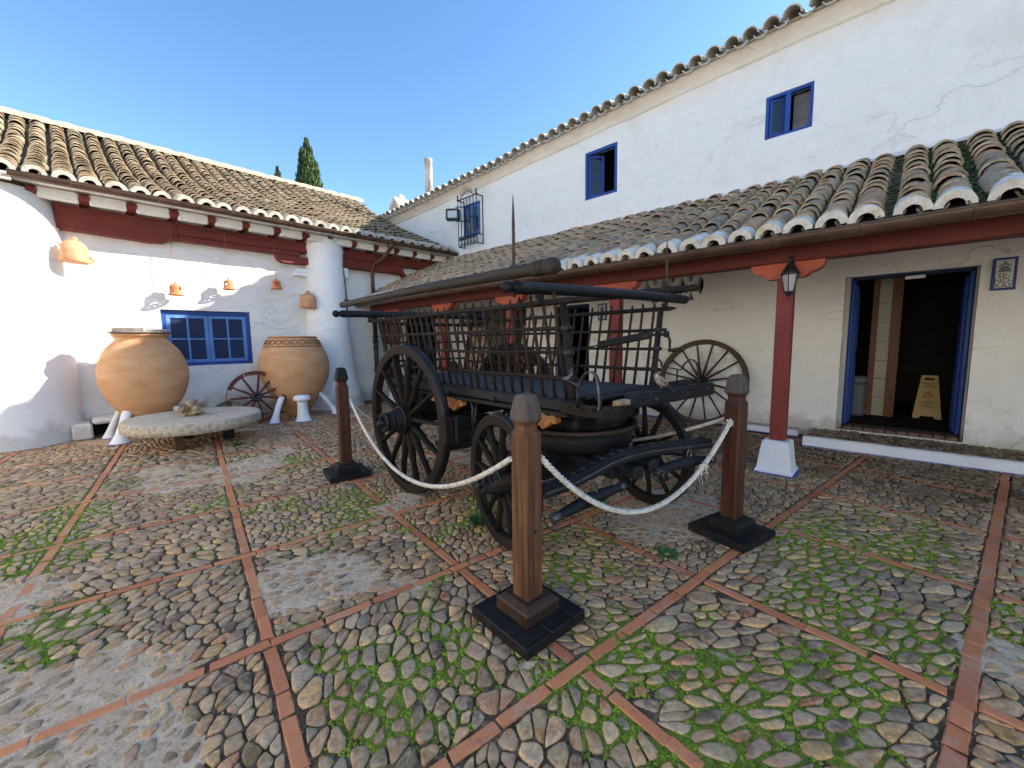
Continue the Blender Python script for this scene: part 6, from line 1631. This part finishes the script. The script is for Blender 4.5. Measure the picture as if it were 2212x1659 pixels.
# big wheel leaning on the portico wall
lw_ = empty('leaning_wheel', (6.76, 2.30, .005), R(180), 'large complete brown cart wheel leaning on the cream porch wall', 'cart wheel')
BR = (wood('brown_wheel_rim', (.05,.028,.018), (.12,.068,.042), rough=.5, axis=1), MT['black_wood_x'], wood('brown_wheel_spoke', (.035,.02,.014), (.085,.045,.03), rough=.5, axis=2), MT['rust'])
w_ = wheel(lw_, (0,0,.70), .695, 16, .06, BR, hub_r=.075, hub_out=.13, hub_in=.10, rim_h=.075, sp_r=.020, dish=.02, a_off=.5, name='wheel_body')
w_.location = (0, 0, .70); w_.rotation_euler = (0, 0, math.pi)
lw_.rotation_euler = (0, R(11.5), 0); lw_.location = (6.77, 2.29, .012)
w3_ = empty('yard_wheel', (6.62, 6.30, .0), R(180), 'dark cart wheel leaning beside the brick gateway, seen through the cart rails', 'cart wheel')
w4_ = wheel(w3_, (0,0,.60), .60, 12, .06, WM, hub_r=.075, hub_out=.13, hub_in=.10, rim_h=.08, sp_r=.022, dish=.02, name='wheel_body', seed=9); w4_.location = (0,0,.60); w3_.rotation_euler = (0, R(9), 0)
# broken small wheel
bw = empty('broken_wheel', (2.02, 8.30, 0), 0, 'small broken reddish spoked wheel with missing rim pieces, leaning by the carved jar', 'cart wheel')
RW = (wood('worn_red_wood', (.08,.018,.014), (.16,.045,.035), rough=.7, axis=0, worn=(.30,.22,.19)), MT['black_metal'], wood('red_spoke_wood', (.10,.022,.018), (.17,.045,.035), rough=.6, axis=2, worn=(.25,.17,.14)), MT['rust'])
bwi = empty('wheel_body', (0,0,.475), 0); bwi.parent = bw
rr = .46; b = MB(); vs = []
for i in range(60):
    a = 2*math.pi*i/60
    for q, x in ((rr-.012,-.03),(rr,-.03),(rr,.03),(rr-.012,.03)): vs.append((x, math.cos(a)*q, math.sin(a)*q))
b.add(vs, [(i*4+q, i*4+(q+1)%4, ((i+1)%60)*4+(q+1)%4, ((i+1)%60)*4+q) for i in range(60) for q in range(4)], None, 0, False); b.build('tyre', MT['rust'], bwi)
for (a0_, a1_, mi) in ((20,66,0),(68,112,0),(232,300,0),(302,352,0),(150,190,0)):
    b = MB(); vs = []; m = 9
    for i in range(m):
        a = R(a0_+(a1_-a0_)*i/(m-1))
        for q, x in ((rr-.065,-.028),(rr-.013,-.028),(rr-.013,.028),(rr-.065,.028)): vs.append((x, math.cos(a)*q, math.sin(a)*q))
    b.add(vs, [(i*4+q, i*4+(q+1)%4, (i+1)*4+(q+1)%4, (i+1)*4+q) for i in range(m-1) for q in range(4)]+[(0,1,2,3),(len(vs)-4,len(vs)-3,len(vs)-2,len(vs)-1)]); b.build('felloe', RW[0], bwi)
ax = Matrix(((0,0,-1),(0,1,0),(1,0,0)))
b = MB(); b.lathe([(.06,-.12),(.085,-.05),(.09,0),(.082,.07)], (0,0,0), ax, 24); b.build('hub', RW[2], bwi)
b = MB(); b.lathe([(.083,.071),(.086,.10),(.076,.16),(.05,.16),(.045,.10),(.001,.10)], (0,0,0), ax, 24); b.lathe([(.095,-.13),(.095,-.10),(.06,-.10)], (0,0,0), ax, 24, cap=False); b.build('iron_collar', MT['black_metal'], bwi)
sb = MB(); sb.tube([(0,0,.08),(0,0,.22),(0,0,.40)], [.020,.026,.018], 8, flat=(.8,1.2)); sme = sb.mesh('spoke', RW[2])
for a in (8, 38, 68, 98, 140, 170, 205, 235, 268, 298, 330):
    o = bpy.data.objects.new('spoke', sme); link(o, bwi); o.rotation_euler = (R(a), 0, 0)
bw.rotation_euler = (R(0), R(8), R(78)); bw.location = (2.08, 8.22, .0)

# ================================================================ BELLS, POTS, DISC
def bell(x, y, z, s_, cord_top, label, seed):
    t = empty('clay_bell', (x, y, z), seed, label, 'bell', 'pierced terracotta bells hanging under the left eave')
    prof = [(.108,0),(.112,.008),(.094,.020),(.082,.05),(.078,.09),(.078,.13),(.070,.158),(.045,.178),(.022,.186),(.018,.198),(.022,.206),(.012,.216),(.001,.218)]
    P = []
    for a, c in zip(prof, prof[1:]):
        for k in range(2): P.append((a[0]+(c[0]-a[0])*k/2, a[1]+(c[1]-a[1])*k/2))
    P.append(prof[-1]); n = 48
    def skip(i, k):
        z_ = P[i][1]
        if .026 < z_ < .040 and k % 4 == 0: return True
        if .136 < z_ < .152 and k % 4 == 2: return True
        kk = k % 16; 
        if .060 < z_ < .072 and kk in (5, 6, 9, 10): return True
        if .072 <= z_ < .092 and kk in (6, 7, 8, 9): return True
        if .092 <= z_ < .112 and kk in (5, 6, 7, 8, 9, 10): return True
        if .112 <= z_ < .128 and kk in (7, 8): return True
        return False
    b = MB(); b.lathe([(r_*s_, h_*s_) for r_, h_ in P], n=n, skip=skip, cap=False); o = b.build('bell_body', MT['terra_bell'], t, fix=False)
    md = o.modifiers.new('thickness', 'SOLIDIFY'); md.thickness = .007; md.offset = -1
    b = MB(); L = cord_top-z; pts = [(0.004*math.sin(k*1.7), 0, .215*s_+(L-.215*s_)*k/6) for k in range(7)]; pts[-1] = (0,.0,L); b.tube(pts, .0045, 6); b.build('cord', simple('dull_red_cord', (.28,.08,.05), (.38,.14,.09), 9, .8), t, fix=False)
bell(1.215, 9.16, 2.27, 1.05, 3.24, 'leftmost of the three pierced terracotta bells, in full sunlight', .3)
bell(2.00, 9.16, 2.43, .98, 3.44, 'middle one of the three pierced terracotta bells, at the sunlight edge', .9)
bell(2.80, 9.12, 2.50, .98, 3.42, 'rightmost of the three pierced terracotta bells, in shade', 1.4)
cb_ = MB(); pts = [(1.23,9.15,3.23),(1.26,9.13,3.33),(1.30,9.12,3.42),(1.6,9.1,3.41),(1.85,9.1,3.45),(2.0,9.1,3.46),(2.4,9.1,3.40),(2.8,9.11,3.45)]
cb_.tube(pts, .005, 5); ck_ = cb_.build('hanging_cable', MT['rust'], None, fix=False); tag(ck_, 'thin brown cable draped along the red beam above the bells', 'cable')
def wall_pot(x, y, z, s_, rz_, label, tiltv):
    t = empty('wall_pot', (x, y, z), rz_, label, 'clay pot', 'clay pots fixed to the white wall')
    b = MB(); b.lathe([(r_*s_, h_*s_) for r_, h_ in [(.001,0),(.150,0),(.158,.01),(.155,.08),(.150,.17),(.140,.235),(.112,.285),(.07,.315),(.032,.325),(.028,.34),(.045,.352),(.042,.365),(.02,.372),(.001,.373)]], n=32); b.build('pot_body', MT['terra_pot'], t)
    b = MB(); b.tube([(.11*s_,0,.03*s_),(.155*s_,0,.035*s_),(.185*s_,0,.055*s_),(.20*s_,0,.085*s_)], [.035*s_,.032*s_,.028*s_,.033*s_], 12, cap=False)
    b.tube([(.14*s_+.028*s_*math.cos(a), 0, .10*s_+.035*s_*math.sin(a)) for a in np.linspace(0,6.283,14)], .012*s_, 8, cap=False)
    b.tube([(-.135*s_,0,.22*s_),(-.17*s_,0,.27*s_),(-.165*s_,0,.29*s_)], [.014*s_,.012*s_,.006*s_], 8)
    b.build('spout', MT['terra_pot'], t, fix=False); t.rotation_euler = tiltv; return t
wall_pot(.045, 8.95, 2.645, 1.0, 0, 'orange upturned clay pot on the sunlit corner column', (R(0), R(3), R(8)))
wall_pot(3.35, 9.03, 2.14, .98, 0, 'shaded upturned clay pot on the wall beside the flaring column', (0, R(2), R(4)))
dk = empty('wooden_disc', (5.42, 9.32, 1.63), 0, 'round brown board lid hung on the white wall behind the cart corner', 'wooden lid')
for k in range(5):
    x0 = -.28+k*.112; x1 = x0+.110; zz = lambda x: math.sqrt(max(0, .285**2-x*x)); poly = [(x, zz(x)) for x in np.linspace(x0, x1, 5)]+[(x, -zz(x)) for x in np.linspace(x1, x0, 5)]
    b = MB(); b.prism(poly, (0,-.03,0), (1,0,0), (0,0,1), (0,1,0), .03); b.build('board', wood('brown_board', (.07,.04,.028), (.15,.09,.065), rough=.7, axis=2) if k == 0 else dk.children[0].data.materials[0], dk)
# ================================================================ SPARROW
def cart_w(x, y, z): return (1.97+x*math.cos(TH)+y*math.sin(TH), 2.5-x*math.sin(TH)+y*math.cos(TH), z)
bp = cart_w(.78, -1.315, 1.066)
bird = empty('sparrow', bp, R(-47), 'small brown and grey sparrow perched on the front beam of the cart', 'bird')
def feather(name, c1, c2, sc=30): return simple(name, c1, c2, sc, .9, .3, .001, 120)
fb, fw2, fbr, fst = feather('breast_feathers', (.22,.195,.16), (.36,.32,.27)), feather('cheek_feathers', (.34,.32,.29), (.46,.44,.40)), feather('chestnut_feathers', (.08,.026,.012), (.15,.05,.022)), feather('streaked_wing', (.05,.026,.014), (.27,.15,.07), 70)
# bird faces -x; built in plane, body tilted upward
b = MB(); b.tube([(.042,0,.030),(.030,0,.034),(.010,0,.042),(-.010,0,.054),(-.026,0,.070),(-.034,0,.084)], [.008,.018,.026,.029,.024,.017], 16); body = b.build('body', fb, bird, fix=False)
b = MB(); b.tube([(-.026,0,.080),(-.034,0,.090),(-.042,0,.096),(-.050,0,.097)], [.012,.0175,.016,.006], 14); b.build('head', fw2, bird, fix=False)
b = MB(); b.tube([(-.018,0,.086),(-.030,0,.1015),(-.042,0,.1065),(-.053,0,.100)], [.009,.0145,.012,.004], 14); b.build('crown', fbr, bird, fix=False)
b = MB(); b.tube([(-.050,0,.098),(-.058,0,.0965),(-.066,0,.095)], [.0055,.0035,.0005], 8); b.build('beak', MT['print_black'], bird, fix=False)
for s_ in (-1, 1):
    b = MB(); b.tube([(-.020,s_*.019,.074),(-.004,s_*.0245,.058),(.018,s_*.021,.042),(.040,s_*.010,.028),(.056,s_*.006,.014)], [.008,.015,.013,.008,.002], 10, flat=(1,.55)); b.build('wing', fst, bird, fix=False)
    b = MB(); b.lathe([(.001,-.0022),(.0022,0),(.001,.0022)], (-.046, s_*.0145, .0995), None, 8); b.build('eye', MT['print_black'], bird, fix=False)
    b = MB(); b.tube([(-.002,s_*.009,.022),(-.004,s_*.010,.010),(-.006,s_*.010,.002)], .0018, 6)
    for a in (-.5,0,.5): b.tube([(-.006,s_*.010,.002),(-.018,s_*.010+a*.012,.0015)], .0014, 5)
    b.tube([(-.006,s_*.010,.002),(.004,s_*.010,.0015)], .0014, 5); b.build('leg', simple('bird_leg', (.35,.2,.13), (.4,.25,.16)), bird, fix=False)
b = MB(); b.tube([(.020,0,.060),(.0,0,.072),(-.014,0,.083)], [.010,.016,.010], 12); b.build('back', fst, bird, fix=False)
b = MB(); vs = [(.036,-.009,.032),(.036,.009,.032),(.092,.008,-.022),(.092,-.008,-.022),(.038,-.009,.028),(.038,.009,.028),(.092,.008,-.025),(.092,-.008,-.025)]
b.add(vs, [(0,1,2,3),(7,6,5,4),(0,4,5,1),(1,5,6,2),(2,6,7,3),(3,7,4,0)]); b.build('tail', fst, bird)
# ================================================================ WEEDS
def weed(x, y, n, s_, label, seed, flat_=.0):
    rnd = random.Random(seed); b = MB()
    for k in range(n):
        a = rnd.random()*6.28; r_ = rnd.random()**.6*s_*.5; L = s_*rnd.uniform(.3,.9); p = Vector((math.cos(a)*r_*.6, math.sin(a)*r_*.6, 0)); el = rnd.uniform(.4,1.3)*(1-flat_); d = Vector((math.cos(a)*math.cos(el), math.sin(a)*math.cos(el), math.sin(el)))
        side = d.cross(Vector((0,0,1))).normalized()*rnd.uniform(.0018,.004)*(1+flat_*3); q = p+d*L*.6; e = q+Vector((d.x,d.y,d.z-.5-flat_*.3))*L*.4
        b.add([p-side,p+side,q+side,q-side,e], [(0,1,2,3),(3,2,4)])
    o = b.build('weed_tuft', MT['weed'], None, fix=False); o.location = (x, y, -.005); tag(o, label, 'plant')
weed(2.01, 2.26, 420, .13, 'bushy dark green weed tuft beside the front cart wheel', 2)
weed(2.52, 1.01, 90, .09, 'flat green weed rosette on the cobbles in front of the cart', 3, .6)
weed(1.40, 6.62, 120, .10, 'small weed tuft on the cobbles in front of the millstone table', 4)
